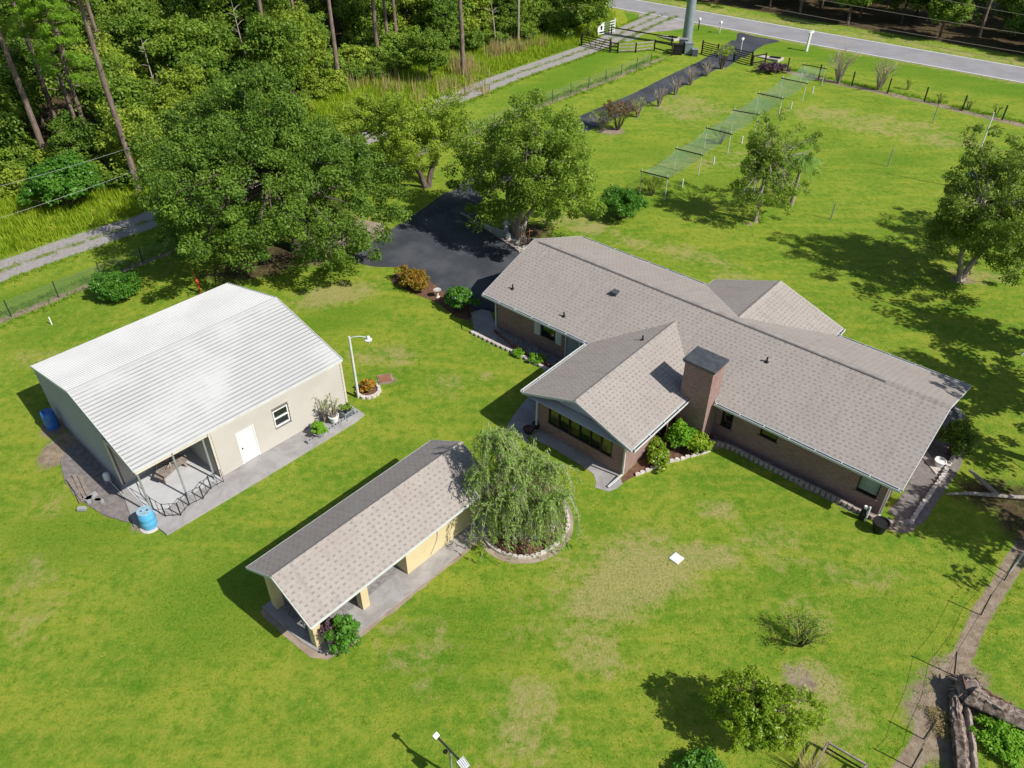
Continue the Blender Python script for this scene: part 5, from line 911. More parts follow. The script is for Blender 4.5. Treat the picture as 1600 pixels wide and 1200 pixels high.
# netting arbour
bars = [((1003, 268), (1043, 278)), ((1057.5, 232.5), (1096, 242)), ((1105, 200), (1142, 209.5)), ((1147.5, 172.5), (1185, 179)), ((1186, 146), (1222, 154)), ((1223, 122.5), (1260, 130)), ((1256, 101), (1290, 107))]; AZ = 1.85
c = P(1150, 200); t = empty('net_trellis', (c[0], c[1], 0), 0, 'long run of green netting stretched over pale posts on the lawn', 'trellis'); prev = None
for i, (a, b_) in enumerate(bars):
    A = Vector(P(a[0], a[1], AZ)) - Vector((c[0], c[1], 0)); B = Vector(P(b_[0], b_[1], AZ)) - Vector((c[0], c[1], 0)); mb = MB(); mb.tube([A - (B - A) * .06, B + (B - A) * .06], .05, 6); mb.build('crossbar', 'black_paint', t)
    for q in ((A, B) if i else (A, B)): mb = MB(); mb.tube([Vector((q.x, q.y, 0)), Vector((q.x, q.y, AZ + .25))], .035, 6); mb.build('post', 'pvc', t)
    if prev:
        A0, B0 = prev; mb = MB(); n1, n2 = 12, 5; V = []; F = []
        for u in range(n1 + 1):
            for v in range(n2 + 1):
                pt_ = A0.lerp(A, u / n1).lerp(B0.lerp(B, u / n1), v / n2); s_ = math.sin(math.pi * u / n1) * .28 + math.sin(math.pi * v / n2) * .12; V.append((pt_.x, pt_.y, pt_.z - .02 - s_ + random.uniform(-.03, .03)))
        for u in range(n1):
            for v in range(n2): k = u * (n2 + 1) + v; F.append((k, k + n2 + 1, k + n2 + 2, k + 1))
        mb.add(V, F, True); mb.build('net', 'green_net', t, uv=True)
        mid_ = (B0 + B) / 2; mb = MB(); mb.tube([(mid_.x, mid_.y, 0), (mid_.x, mid_.y, .7)], .07, 6); mb.build('tree_guard', 'pvc', t)
    prev = (A, B)
bare_shrub(P2(1125, 225), 1.6, .9, 'oak_bark', 'vine climbing into the middle of the green netting', None, 77, 14, 'leaf_light', 500, 'grape_vine')
bare_shrub(P2(1018, 305), 1.6, 1.2, 'oak_bark', 'wispy light green shrub between the round bush and netting', None, 78, 18, 'leaf_light', 1400, 'wispy_shrub')

# ------------------------------------------------------------------ trees
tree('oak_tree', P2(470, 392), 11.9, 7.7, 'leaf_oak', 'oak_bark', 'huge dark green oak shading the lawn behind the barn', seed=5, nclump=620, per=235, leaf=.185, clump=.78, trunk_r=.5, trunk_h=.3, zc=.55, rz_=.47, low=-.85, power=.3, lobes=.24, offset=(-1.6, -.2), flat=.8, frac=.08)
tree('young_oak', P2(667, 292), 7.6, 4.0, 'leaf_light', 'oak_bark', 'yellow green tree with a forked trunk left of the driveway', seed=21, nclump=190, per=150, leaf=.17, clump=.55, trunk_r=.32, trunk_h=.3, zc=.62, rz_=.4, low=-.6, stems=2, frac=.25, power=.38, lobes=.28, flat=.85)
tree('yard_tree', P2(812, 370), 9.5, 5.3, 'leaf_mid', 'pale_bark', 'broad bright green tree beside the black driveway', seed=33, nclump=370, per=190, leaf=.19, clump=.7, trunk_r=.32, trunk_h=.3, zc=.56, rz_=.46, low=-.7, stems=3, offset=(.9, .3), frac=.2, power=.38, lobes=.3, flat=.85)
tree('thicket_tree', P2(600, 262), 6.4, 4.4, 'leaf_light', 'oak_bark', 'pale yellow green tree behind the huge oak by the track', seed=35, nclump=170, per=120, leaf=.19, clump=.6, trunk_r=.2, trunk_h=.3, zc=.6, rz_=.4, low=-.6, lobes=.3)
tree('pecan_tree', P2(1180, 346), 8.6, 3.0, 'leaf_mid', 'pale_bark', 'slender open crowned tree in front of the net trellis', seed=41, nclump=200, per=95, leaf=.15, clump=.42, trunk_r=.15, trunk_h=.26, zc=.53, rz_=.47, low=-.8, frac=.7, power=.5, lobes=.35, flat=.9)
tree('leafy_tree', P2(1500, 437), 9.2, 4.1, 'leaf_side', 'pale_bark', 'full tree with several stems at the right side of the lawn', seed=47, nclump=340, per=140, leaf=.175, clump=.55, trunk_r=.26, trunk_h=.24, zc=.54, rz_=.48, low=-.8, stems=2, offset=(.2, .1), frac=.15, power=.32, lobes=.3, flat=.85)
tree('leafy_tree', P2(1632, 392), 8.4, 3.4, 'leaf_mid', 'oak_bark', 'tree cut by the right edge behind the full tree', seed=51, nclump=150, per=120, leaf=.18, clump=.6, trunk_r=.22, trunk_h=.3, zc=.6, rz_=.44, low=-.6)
# trees just beyond the right edge that throw the shade over the lawn and roof corner
for i, (x, y, hh, rr, sd) in enumerate(((34.6, 37.6, 9.6, 3.5, 61), (33.2, 32.0, 9.6, 2.9, 62), (26.9, 21.8, 9.5, 3.1, 63), (28.6, 28.0, 9.3, 2.4, 64))):
    tree('shade_tree', (x, y), hh, rr, 'leaf_oak', 'oak_bark', ('tree outside the right edge whose shade crosses the far lawn', 'tree outside the right edge shading the lawn beyond the gable', 'tree outside the right edge shading the fallen branch', 'tree outside the right edge shading the roof corner', 'tree further outside the right edge casting the upper shade')[i], seed=sd, nclump=85, per=75, leaf=.3, clump=.72, trunk_r=.3, trunk_h=.4, zc=.7, rz_=.32, power=.55, lobes=.4)
# weeping tree
def weeping(base, label):
    r = np.random.default_rng(4); rt = empty('weeping_tree', base, 0, label, 'tree'); mb = MB(); C = []; NR = []; AX = []; TI = []; rr = random.Random(9)
    heads = [(-1.3, .7, 5.3), (-.5, .2, 4.5), (1.1, .4, 3.9), (-.5, -.7, 3.6), (.3, .7, 4.2), (1.4, -.5, 2.9), (-1.7, .1, 3.9), (-.9, 1.1, 5.0), (-1.2, -.7, 2.8), (.8, -.9, 3.0)]
    for hx, hy, hz in heads: mb.tube([(hx * .08, hy * .08, -.1), (hx * .45, hy * .45, hz * .45), (hx * .8, hy * .8, hz * .8), (hx, hy, hz)], [.12, .08, .05, .03], 6, False)
    for i in range(380):
        hx, hy, hz = heads[rr.randrange(len(heads))]; a = rr.uniform(0, 6.28); l = rr.uniform(.2, 1.1) if rr.random() < .75 else rr.uniform(.9, 1.4); o = Vector((hx, hy, hz + rr.uniform(-.7, .2))); pk = o + Vector((math.cos(a) * l * .5, math.sin(a) * l * .5, rr.uniform(.1, .6))); dr = rr.uniform(.6, 3.0); e = o + Vector((math.cos(a) * l, math.sin(a) * l, -dr)); e.z = max(e.z, .2); m1 = Vector((o.x + math.cos(a) * l * .92, o.y + math.sin(a) * l * .92, (pk.z + e.z) / 2 + .2))
        pts = [o, pk, m1, e]; mb.tube(pts, [.018, .013, .009, .005], 3, False); tw = rr.uniform(0, 1)
        for k in range(58):
            s = rr.uniform(.12, 1) * 3; j = min(2, int(s)); q = pts[j].lerp(pts[j + 1], s - j); C.append((q.x + rr.gauss(0, .06), q.y + rr.gauss(0, .06), q.z + rr.gauss(0, .05))); ax = (pts[j + 1] - pts[j]).normalized() + Vector((rr.gauss(0, .35), rr.gauss(0, .35), rr.gauss(0, .35) - .3)); AX.append(tuple(ax)); TI.append(tw * .5 + rr.random() * .5)
    mb.build('trunk', 'pale_bark', rt); C = np.array(C); NR = r.normal(size=C.shape) + np.array([.4, -.3, .5]); leaves('crown', C, NR, .19, 'leaf_willow', rt, np.array(TI), .22, np.array(AX)); return rt
weeping(P(818, 838), 'pale feathery weeping tree in a round bed at the shed end')
# palm
def palm(base, H, label):
    rt = empty('palm_tree', base, 0, label, 'palm'); mb = MB(); mb.tube([(0, 0, 0), (.05, 0, H * .5), (.1, 0, H)], [.2, .13, .12], 9); mb.build('trunk', 'pale_bark', rt); rr = random.Random(3)
    for i in range(30):
        a = i * 2.4; el = rr.uniform(-.25, 1.0); l = rr.uniform(1.6, 2.1); o = Vector((.1, 0, H)); d = Vector((math.cos(a) * math.cos(el), math.sin(a) * math.cos(el), math.sin(el))); pts = [o + d * (l * t) + Vector((0, 0, -1.15 * l * t * t * .6)) for t in (0, .25, .5, .75, 1)]; mb = MB(); mb.tube(pts, [.025, .02, .015, .01, .005], 3, False)
        s_ = d.cross(Vector((0, 0, 1))).normalized()
        for k in range(26):
            t_ = .18 + .8 * k / 26 * 1.0; j = min(3, int(t_ * 4)); q = pts[j].lerp(pts[j + 1], t_ * 4 - j); dd_ = (pts[j + 1] - pts[j]).normalized()
            for sg in (-1, 1):
                ll = .5 * math.sin(.4 + 2.4 * t_); e = q + s_ * sg * ll + dd_ * .25 + Vector((0, 0, -.22)); wv = dd_ * .028; mb.add([q - wv, q + wv, e], [(0, 1, 2)])
        mb.build('frond', 'leaf_willow', rt)
    return rt
palm(P(1236, 320), 3.7, 'small palm with pale drooping fronds behind the slender tree')
bush('round_bush', P2(193, 464), 1.7, 1.35, 1.7, 'leaf_dark_shrub', 'glossy rounded green bush on the lawn above the barn', seed=7, n=110, per=90, leaf=.17, clump=.36)
bush('round_bush', P2(972, 340), 1.75, 1.5, 2.3, 'leaf_dark_shrub', 'dark round bush behind the house at the lawn edge', seed=8, n=120, per=80, leaf=.17, clump=.4)
bush('forest_bush', P2(112, 322), 3.3, 2.6, 4.0, 'leaf_dark_shrub', 'big rounded green bush at the forest edge left of the track', seed=9, n=170, per=110, leaf=.25, clump=.6)
bush('hydrangea_bush', P2(720, 482), .98, .95, 1.55, 'leaf_dark_shrub', 'glossy round bush with pale buds where driveway meets walkway', seed=10, n=80, per=60, leaf=.15, clump=.24, second=('flower_blue', 5, .07))
bush('rusty_bush', P2(648, 448), 1.55, .8, 1.3, 'leaf_orange', 'long low bush turning orange beside the black driveway', seed=11, n=90, per=75, leaf=.14, clump=.3, rz=-.7, power=.4)
sheet('bed', densify(PP((612, 440), (625, 425), (660, 430), (690, 455), (745, 487), (738, 500), (715, 496), (680, 472), (645, 458)), .4, .03, True), .015, 'mulch')
t = empty('bird_bath', P(684, 464), 0, 'small white bird bath between the orange bush and round bush', 'bird bath'); mb = MB(); mb.lathe((0, 0, 0), [(.17, 0), (.12, .05), (.07, .15), (.06, .4), (.1, .46)], 12); mb.build('pedestal', 'pale_block', t); mb = MB(); mb.lathe((0, 0, .465), [(.08, 0), (.24, .06), (.27, .1), (.22, .085), (.05, .05)], 14); mb.build('bowl', 'culvert_concrete', t)
bush('evergreen_shrub', HL(15.05, -1.6)[:2], .62, .62, 1.9, 'leaf_bright', 'upright bright green shrub next to the chimney', seed=13, n=60, per=70, leaf=.14, clump=.24)
bush('evergreen_shrub', HL(15.95, -1.15)[:2], .62, .5, 1.05, 'leaf_citrus', 'lower green shrub at the foot of the chimney', seed=14, n=45, per=70, leaf=.14, clump=.22)
bush('flowering_shrub', HL(14.75, -3.1)[:2], .55, 1.1, .85, 'leaf_citrus', 'low shrub dotted with white flowers by the wing wall', seed=15, n=55, per=60, leaf=.15, clump=.22, second=('flower_white', 7, .08))
bush('potted_shrub', P2(1484, 712), .85, .85, 2.1, 'leaf_oak', 'dark shrub growing in the bed by the right gable end', seed=16, n=60, per=80, leaf=.14, clump=.32)
pot(P(1466, 728), .27, .4, 'white_plastic', 'large white pot on a slab by the right gable end'); sheet('paving_slab', PP((1438, 712), (1448, 706), (1470, 735), (1462, 742)), .06, 'culvert_concrete', thick=.05)
pot((HL(25.1, -.4)[0], HL(25.1, -.4)[1], .05), .36, .6, 'black_paint', 'black tub standing at the lower right corner of the house'); t = empty('water_softener', HL(24.2, -.15, .03), HY, 'white and black pipe filter unit on the wall corner', 'filter'); mb = MB(); mb.lathe((0, 0, 0), [(.14, 0), (.14, .5), (.1, .62), (.04, .7)], 12); mb.build('tank', 'black_paint', t); mb = MB(); mb.lathe((.2, -.05, 0), [(.04, 0), (.04, .95)], 8); mb.lathe((0, 0, .7), [(.07, 0), (.07, .14)], 8); mb.tube([(0, 0, .78), (.2, -.05, .9)], .03, 6); mb.build('pipe', 'white_plastic', t)
for i, (px, py, r_) in enumerate(((826, 676, .28), (838, 668, .22))): pot(P(px, py, .036), r_, .3, 'black_paint', ('larger black pot on the patio left of the windowed wing', 'smaller black pot on the patio beside the downspout')[i])
for i, (px, py) in enumerate(((811, 556), (838, 566))): bush('bed_plant', P2(px, py), .3 + .18 * i, .3, .45 + .1 * i, 'leaf_bright', ('small lime green plant growing at the white curb', 'wider spiky lime green plant at the end of the white curb')[i], 'plant', 20 + i, 18, 45, .17, .14, aspect=.25)
t = empty('iron_railing', P(734, 503), 0, 'short black iron rail at the start of the walkway', 'railing'); A = Vector(P(731, 489)) - Vector(P(734, 503)); B = Vector(P(738, 520)) - Vector(P(734, 503))
for k in range(5): mb = MB(); q = A.lerp(B, k / 4); mb.bar(q, q + Vector((0, 0, .75)), .035); mb.build('baluster', 'black_paint', t)
mb = MB(); mb.bar(A + Vector((0, 0, .76)), B + Vector((0, 0, .76)), .05); mb.build('rail', 'black_paint', t)
# garden corner at the driveway end of the house
sheet('paving', densify(PP((730, 345), (760, 350), (790, 362), (818, 372), (838, 372), (826, 384), (812, 393), (785, 372), (745, 352)), .4, .04, True), .018, 'culvert_concrete'); edging('weathered brick edge between the driveway and garden corner', densify(PP((722, 335), (745, 348), (780, 372), (812, 394)), .3), BM1, .3)
for i, (px, py, h, lb) in enumerate(((791, 362, 1.1, 'white seated garden statue in front of the yard tree'), (815, 370, 1.0, 'white garden statue beside the iron trellis at roof corner'), (794, 374, .6, 'small pale animal statue lying on the garden paving'))):
    t = empty('garden_statue', P(px, py, .018), i, lb, 'statue'); mb = MB(); mb.lathe((0, 0, 0), [(.24, 0), (.22, .12 * h), (.14, .16 * h)], 12); mb.build('plinth', 'pale_block', t); mb = MB(); mb.lathe((0, 0, .16 * h), [(.15, 0), (.19, .15 * h), (.13, .35 * h), (.19, .5 * h), (.16, .6 * h), (.06, .66 * h), (.1, .74 * h), (.09, .82 * h), (.02, .86 * h)], 12); mb.tube([(.15, 0, .7 * h), (.28, .08, .5 * h), (.15, .2, .4 * h)], .04, 6); mb.tube([(-.15, 0, .7 * h), (-.26, .1, .5 * h), (-.1, .22, .42 * h)], .04, 6); mb.build('figure', 'white_plastic', t)
mb = MB(); q = P(806, 366); mb.lathe((0, 0, -.05), [(.35, 0), (.42, .3), (.36, .75), (.2, 1.1), (.05, 1.25)], 9); o = mb.build('boulder', 'dead_wood'); o.location = q; tag(o, 'tan upright boulder at the foot of the yard tree', 'rock')
t = empty('iron_trellis', P(822, 383), .5, 'rust brown slatted trellis box at the far roof corner', 'trellis')
for k in range(6): mb = MB(); mb.bar((-.45 + k * .18, 0, 0), (-.45 + k * .18, 0, 1.3), .05); mb.build('slat', 'fence_brown' if k % 2 else 'terracotta', t)
for z_ in (.25, 1.1): mb = MB(); mb.bar((-.5, -.04, z_), (.5, -.04, z_), .05); mb.build('rail', 'terracotta', t)
sheet('bed', densify(PP((535, 360), (560, 345), (595, 350), (600, 362), (575, 378), (540, 385), (520, 395), (500, 385)), .4, .05, True), .008, 'dirt')
t = empty('garden_rocks', P(552, 358), 0, 'small heap of pale rocks in the bare bed by the oak', 'rocks')
for k in range(6): mb = MB(); a = k * 1.1; mb.lathe((math.cos(a) * .35, math.sin(a) * .3, 0), [(.2, 0), (.22, .1), (.12, .24), (.03, .28)], 7); mb.build('rock', 'grey_block', t)
# loquat at the shed pillar
bush('lilac_bush', P2(541, 1012), .62, .6, 1.55, 'leaf_dark_shrub', 'green bush with dark purple side beside the shed corner pillar', seed=18, n=60, per=55, leaf=.16, clump=.25, power=.5, lobes=.3)
o = bush('purple_shrub', (P2(520, 1008)[0], P2(520, 1008)[1] + .1), .42, .45, 1.5, 'leaf_purple', 'dark purple leaved shrub between pillar and green bush', seed=19, n=35, per=45, leaf=.13, clump=.22, power=.5)
# foreground right
tree('lemon_tree', P2(1172, 1150), 2.9, 1.5, 'leaf_citrus', 'oak_bark', 'yellow green citrus tree on the front lawn', seed=71, nclump=210, per=75, leaf=.12, clump=.24, trunk_r=.09, trunk_h=.25, zc=.6, rz_=.42, low=-.6, aspect=.5, power=.42, lobes=.3)
bare_shrub(P2(1250, 1008), 1.5, 1.0, 'oak_bark', 'sparse multi stemmed shrub above the citrus tree', None, 72, 34, 'leaf_mid', 1500, 'sparse_shrub', .014, .07)
bush('low_bush', P2(1092, 1208), .8, .6, .8, 'leaf_dark_shrub', 'dark green bush cut by the bottom edge left of citrus', seed=73, n=50, per=60, leaf=.13, clump=.25)
bush('low_bush', (P2(1010, 1250)[0], P2(1010, 1250)[1]), .7, .6, 1.0, 'leaf_dark_shrub', 'bush just below the bottom edge whose shade shows', seed=74, n=40, per=50, leaf=.13, clump=.25)
t = empty('raised_frame', P(1325, 1190), .0, 'weathered timber bed frame with dry stalks at the bottom edge', 'frame'); c = Vector(P(1325, 1190)); z_ = .55
cr = [Vector(P(1294, 1160, z_)) - c, Vector(P(1354, 1195, z_)) - c, Vector(P(1325, 1240, z_)) - c, Vector(P(1268, 1212, z_)) - c]
for a, b_ in zip(cr, cr[1:] + cr[:1]): mb = MB(); mb.bar(a, b_, .07, .07); mb.build('rail', 'wood_grey', t); mb = MB(); mb.bar(Vector((a.x, a.y, 0)), a, .08, .08); mb.build('post', 'wood_grey', t); mb = MB(); mb.bar(Vector((a.x, a.y, .2)).lerp(Vector((b_.x, b_.y, .2)), .03), Vector((a.x, a.y, .2)).lerp(Vector((b_.x, b_.y, .2)), .97), .04, .06); mb.build('brace', 'fence_brown', t)
q = P2(1262, 1215); o = tufts('dry_grass_clump', [(q[0] + random.gauss(0, .12), q[1] + random.gauss(0, .12)) for _ in range(26)], .6, 1.5, 'leaf_tan', 5, .05, .014, label='arching dry pampas blades by the timber frame', lean=.8); 
for k in list(o.keys()):
    if k == 'kind': del o['kind']
# fallen logs
def log(t, pts, rad, mat, name, n=18, wob=.16):
    dp = [Vector(p) for p in pts]; P_ = []; R_ = []; r = random.Random(len(s_all)); s_all.append(1)
    for i in range(len(dp) - 1):
        for k in range(9): P_.append(dp[i].lerp(dp[i + 1], k / 9) + Vector((r.uniform(-.02, .02), r.uniform(-.02, .02), r.uniform(-.015, .015)))); R_.append(rad[i] + (rad[i + 1] - rad[i]) * k / 9)
    P_.append(dp[-1]); R_.append(rad[-1]); mb = MB(); mb.tube(P_, R_, n, True); m_ = [1 + r.uniform(-wob, wob) for _ in range(n)]
    for i in range(len(P_)):
        for j_ in range(n):
            q = Vector(mb.v[i * n + j_]); f = m_[j_] * (1 + .05 * math.sin(i * 1.3 + j_ * 2.1) + r.uniform(-.035, .035)); mb.v[i * n + j_] = tuple(P_[i] + (q - P_[i]) * f)
    o_ = mb.build(name, mat, t)
    if rad[0] > .15:
        for k in range(16):                                            # lifted bark and split fibres along the log
            i0 = r.randrange(0, max(1, len(P_) - 6)); j_ = r.randrange(n); i1 = min(len(P_) - 1, i0 + r.randrange(4, 10)); a_ = [P_[q] + (Vector(mb.v[q * n + j_]) - P_[q]) * r.uniform(1.0, 1.06) + Vector((0, 0, .01)) for q in range(i0, i1 + 1)]
            if len(a_) > 2: sm = MB(); sm.tube(a_, [r.uniform(.012, .05) for _ in a_], 5, wob=.2); sm.build('bark_strip', r.choice(('dead_wood', 'log_bark', 'mulch', 'pale_bark')), o_)
    return o_
s_all = []
c = Vector(P(1515, 1085)); t = empty('uprooted_stump', c, 0, 'uprooted stump with a great fallen log reaching the right edge', 'fallen tree'); g = lambda px, py, z: Vector(P(px, py, z)) - c
log(t, [g(1516, 1085, .55), g(1545, 1100, .5), g(1580, 1118, .45), g(1640, 1140, .4)], [.42, .36, .34, .32], 'log_bark', 'log'); 
rr = random.Random(5)
for k in range(40):
    a = rr.uniform(0, 6.28); l = rr.uniform(.2, .8); o_ = g(1512, 1078, .55); e = o_ + Vector((math.cos(a) * l * .75 - .15, math.sin(a) * l * .9 + .1, rr.uniform(-.6, .2))); e.z = max(.02, e.z); mb = MB(); mb.tube([o_ + Vector((math.cos(a) * .25, math.sin(a) * .3, rr.uniform(-.2, .3))), o_.lerp(e, .55) + Vector((0, 0, .12)), e], [.07, .045, .012], 6, False, wob=.25); mb.build('root', 'dead_wood', t)
log(t, [g(1508, 1060, .1), g(1512, 1078, .5), g(1524, 1098, .35)], [.22, .45, .4], 'dead_wood', 'root_plate', 13, .4)
c = Vector(P(1500, 1140)); t = empty('fallen_log', c, 0, 'long grey split log pointing down from the uprooted stump', 'log'); log(t, [g(1492, 1085, .3) * 1, g(1494, 1120, .3), g(1500, 1160, .3), g(1506, 1230, .28)], [.16, .21, .23, .22], 'log_bark', 'trunk', 18, .14); log(t, [g(1510, 1095, .2), g(1516, 1150, .16), g(1524, 1220, .15)], [.1, .15, .12], 'dead_wood', 'splinter', 8, .2)
bush('weed_clump', P2(1562, 1160), .95, .9, .45, 'leaf_bright', 'bright green weeds growing between the fallen logs', 'weeds', 75, 80, 60, .12, .2)
bush('weed_clump', P2(1466, 1130), .4, .8, .22, 'leaf_tan', 'dry brown weeds in the shade of the uprooted stump', 'weeds', 76, 60, 26, .09, .2, aspect=.2)
c = Vector(P(1540, 770)); t = empty('fallen_branch', c, 0, 'bare fallen limb with two forks in the shade at right', 'branch'); g = lambda px, py, z: Vector(P(px, py, z)) - c
mb = MB(); mb.tube([g(1478, 772, .1), g(1515, 771, .16), g(1555, 774, .16), g(1610, 778, .2)], [.05, .09, .11, .12], 8, wob=.1); mb.build('limb', 'pale_bark', t); mb = MB(); mb.tube([g(1515, 734, .3), g(1535, 752, .22), g(1558, 773, .16)], [.07, .1, .1], 8, wob=.1); mb.build('limb', 'pale_bark', t)
# shrubs along the driveway
for i, (px, py, h, rad, mat, lf, nl, lb) in enumerate(((965, 203, 2.9, 1.9, 'oak_bark', 'leaf_red', 1500, 'reddish twiggy shrub, nearest and largest in the driveway row'), (940, 200, 1.7, 1.7, 'pale_bark', 'leaf_light', 500, 'grey tangled shrub left of the reddish one by the driveway'), (996, 183, 2.2, 1.0, 'pale_bark', 'leaf_light', 220, 'bare shrub just beyond the reddish one in the driveway row'), (1029, 166, 2.4, 1.1, 'pale_bark', None, 0, 'bare pale shrub third in the row beside the driveway'), (1055, 148, 2.3, 1.0, 'pale_bark', None, 0, 'bare pale shrub in the middle of the driveway row'), (1079, 133, 2.3, 1.2, 'pale_bark', None, 0, 'bare whitish shrub second from the far end of row'), (1105, 119, 2.0, 1.1, 'pale_bark', None, 0, 'bare whitish shrub close to the leafy one by the gate'), (1127, 108, 2.9, 1.5, 'oak_bark', 'leaf_light', 900, 'leafy yellowish shrub at the gate end of the row'))):
    bare_shrub(P2(px, py), h, rad, mat, lb, 'shrubs along the driveway', 100 + i, 26, lf, nl, tw=.021, tint_leaf=.18)
bare_shrub(P2(1309, 130), 3.9, 1.9, 'pale_bark', 'left and larger of two leafless shrubs at the road fence', 'bare shrubs at the road fence', 120, 30, 'leaf_tan', 300, tw=.028, tint_leaf=.14); bare_shrub(P2(1372, 141), 3.6, 1.7, 'pale_bark', 'right one of two leafless shrubs at the road fence', 'bare shrubs at the road fence', 121, 30, 'leaf_tan', 300, tw=.028, tint_leaf=.14)
bush('purple_bush', P2(1207, 113), 1.9, 1.1, 1.0, 'leaf_purple', 'low purplish bush beside the right culvert end', seed=80, n=70, per=40, leaf=.2, clump=.35)
for i, (px, py) in enumerate(((1418, 140), (1467, 162), (1512, 172), (1555, 180))): bare_shrub(P2(px, py), 1.3, .6, 'oak_bark', ('first tiny sapling right of the leafless shrubs', 'second tiny sapling along the road fence', 'third tiny sapling along the road fence', 'last tiny sapling along the road fence at right')[i], 'saplings at the road fence', 130 + i, 9, 'leaf_light', 90, 'sapling', .02, .16)

# ------------------------------------------------------------------ forest
protoF = []
def proto(fn): o = fn(); protoF.append(o); return o
hid = (0, 0)
broad = [tree('forest_tree', (0, 0), 1 * h, r_, m_, 'oak_bark', seed=200 + i, nclump=nc, per=95, leaf=.34, clump=.95, trunk_r=.18, trunk_h=.35, zc=.56, rz_=.47, low=-.8, power=.36, lobes=.22, frac=.25) for i, (h, r_, m_, nc) in enumerate(((9, 3.4, 'leaf_forest', 130), (10.5, 3.8, 'leaf_forest', 150), (7.5, 3.0, 'leaf_forest_yellow', 110), (8.5, 3.0, 'leaf_oak', 120)))]
shr = [tree('undergrowth_bush', (0, 0), h, r_, m_, 'oak_bark', seed=220 + i, nclump=60, per=75, leaf=.28, clump=.55, trunk_r=.06, trunk_h=.3, zc=.5, rz_=.48, low=-.8, power=.4, lobes=.25, frac=.3) for i, (h, r_, m_) in enumerate(((2.8, 1.7, 'leaf_forest'), (2.4, 1.5, 'leaf_forest_yellow')))]
pines = [pine((0, 0), h, cf, None, None, 230 + i, rad, tr) for i, (h, cf, rad, tr) in enumerate(((21, .64, 3.0, .25), (18, .58, 2.8, .22), (15, .45, 2.9, .2)))]
used = set()
GR = {'forest_tree': ('broadleaf tree packed into the dark forest', 'tree', 'broadleaf trees of the forest'), 'undergrowth_bush': ('leafy bush in the undergrowth along the forest edge', 'bush', 'undergrowth bushes along the forest edge'), 'pine_tree': ('tall straight pine standing in the forest', 'pine', 'tall pines in the forest')}
def topix(x, y, z):
    f = y * cP + (CAM_H - z) * sP; return 800 + FPX * x / f, 600 + FPX * (-y * sP + (CAM_H - z) * cP) / f
def where(x, y):
    px, py = topix(x, y, 5)
    col = 'by the left edge' if px < 130 else 'left of the huge oak' if px < 300 else 'above the huge oak' if px < 560 else 'behind the weedy clearing' if px < 760 else 'toward the brown gate'
    return col, ('in the front row' if py > 190 else 'in the middle depth' if py > 70 else 'near the top')
def place(pr_, x, y, s=1.0, rz=None, label=None, group=None):
    key = pr_.name
    o = pr_ if key not in used else copy_tree(pr_); used.add(key); o.location = (x, y, 0); o.scale = (s, s, s * random.uniform(.92, 1.08)); o.rotation_euler = (0, 0, random.uniform(0, 6.28) if rz is None else rz)
    a = GR[key.split('.')[0]]; o['category'] = a[1]; o['group'] = group or a[2]
    if label: o['label'] = label
    else:
        col, dep = where(x, y); k = {'forest_tree': 'deep green broadleaf tree', 'forest_tree.001': 'large crowned green tree', 'forest_tree.002': 'yellowish broadleaf tree', 'forest_tree.003': 'mid green rounded tree', 'undergrowth_bush': 'dark leafy bush', 'undergrowth_bush.001': 'yellow green bush'}.get(key, 'tall straight pine')
        o['label'] = '%s %s of the forest %s' % (k, dep, col); o['group'] = '%s, %s %s' % (a[2], dep, col)
    return o
# pines that can be told apart
for px, py, k, s, lb in ((81, 270, 0, 1.05, 'leaning looking pine trunk nearest the left edge of forest'), (218, 300, 0, 1.0, 'dark pine trunk behind the oak next to the track'), (181, 150, 1, 1.1, 'bare pine trunk rising behind the bright pine crown'), (150, 245, 2, .95, 'shorter pine with a bright green fluffy crown at upper left'), (210, 85, 0, .95, 'pine with a broken stub in the upper left forest'), (407, 88, 0, 1.1, 'thick pine trunk above the huge oak crown'), (470, 98, 1, 1.0, 'thin pine trunk right of the thick one above the oak'), (530, 133, 0, 1.0, 'pine trunk standing clear at the forest edge in the middle'), (609, 92, 1, .95, 'pine with a low green crown above the young oak'), (724, 120, 0, 1.05, 'pine trunk standing in the yellow weeds by the track'), (486, 68, 1, .9, 'slim pine between the two middle trunks')):
    q = P2(px, py); place(pines[k], q[0], q[1], s, label=lb)
def side1(x, y): return float(sdside(np.array([x]), np.array([y]), FORB)[0])
def rside(x, y): return float(sdside(np.array([x]), np.array([y]), ROAD)[0])
R2 = random.Random(77); placed = []
def free(x, y, d): return all((x - a) ** 2 + (y - b_) ** 2 > d * d for a, b_ in placed)
cnt = 0
for _ in range(9000):
    x = R2.uniform(-92, 20); y = R2.uniform(56, 150)
    if x < -y * .78 - 9: continue
    s = side1(x, y)
    if s < 2.5 or rside(x, y) > -7.5 or (x > 12 and y < 128): continue
    if x > -30 and x < 4 and s < 3.5: continue                        # the weedy clearing keeps only its pines
    if not free(x, y, 3.7): continue
    placed.append((x, y)); u = R2.random(); cnt += 1
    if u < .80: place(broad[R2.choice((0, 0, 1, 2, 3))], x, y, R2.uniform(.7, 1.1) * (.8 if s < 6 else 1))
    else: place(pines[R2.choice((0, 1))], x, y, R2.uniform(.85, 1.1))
    if cnt > 185: break
cnt2 = 0
for _ in range(4000):
    x = R2.uniform(-70, 10); y = R2.uniform(56, 118); s = side1(x, y)
    if s < .8 or s > 9 or not free(x, y, 1.7) or x < -y * .75 - 4: continue
    if -34 < x < 2 and R2.random() < .25: continue
    placed.append((x, y)); place(shr[R2.choice((0, 0, 1))], x, y, R2.uniform(.5, 1.05) if s < 4 else R2.uniform(.7, 1.2)); cnt2 += 1
    if cnt2 > 125: break
q = P2(665, 118)
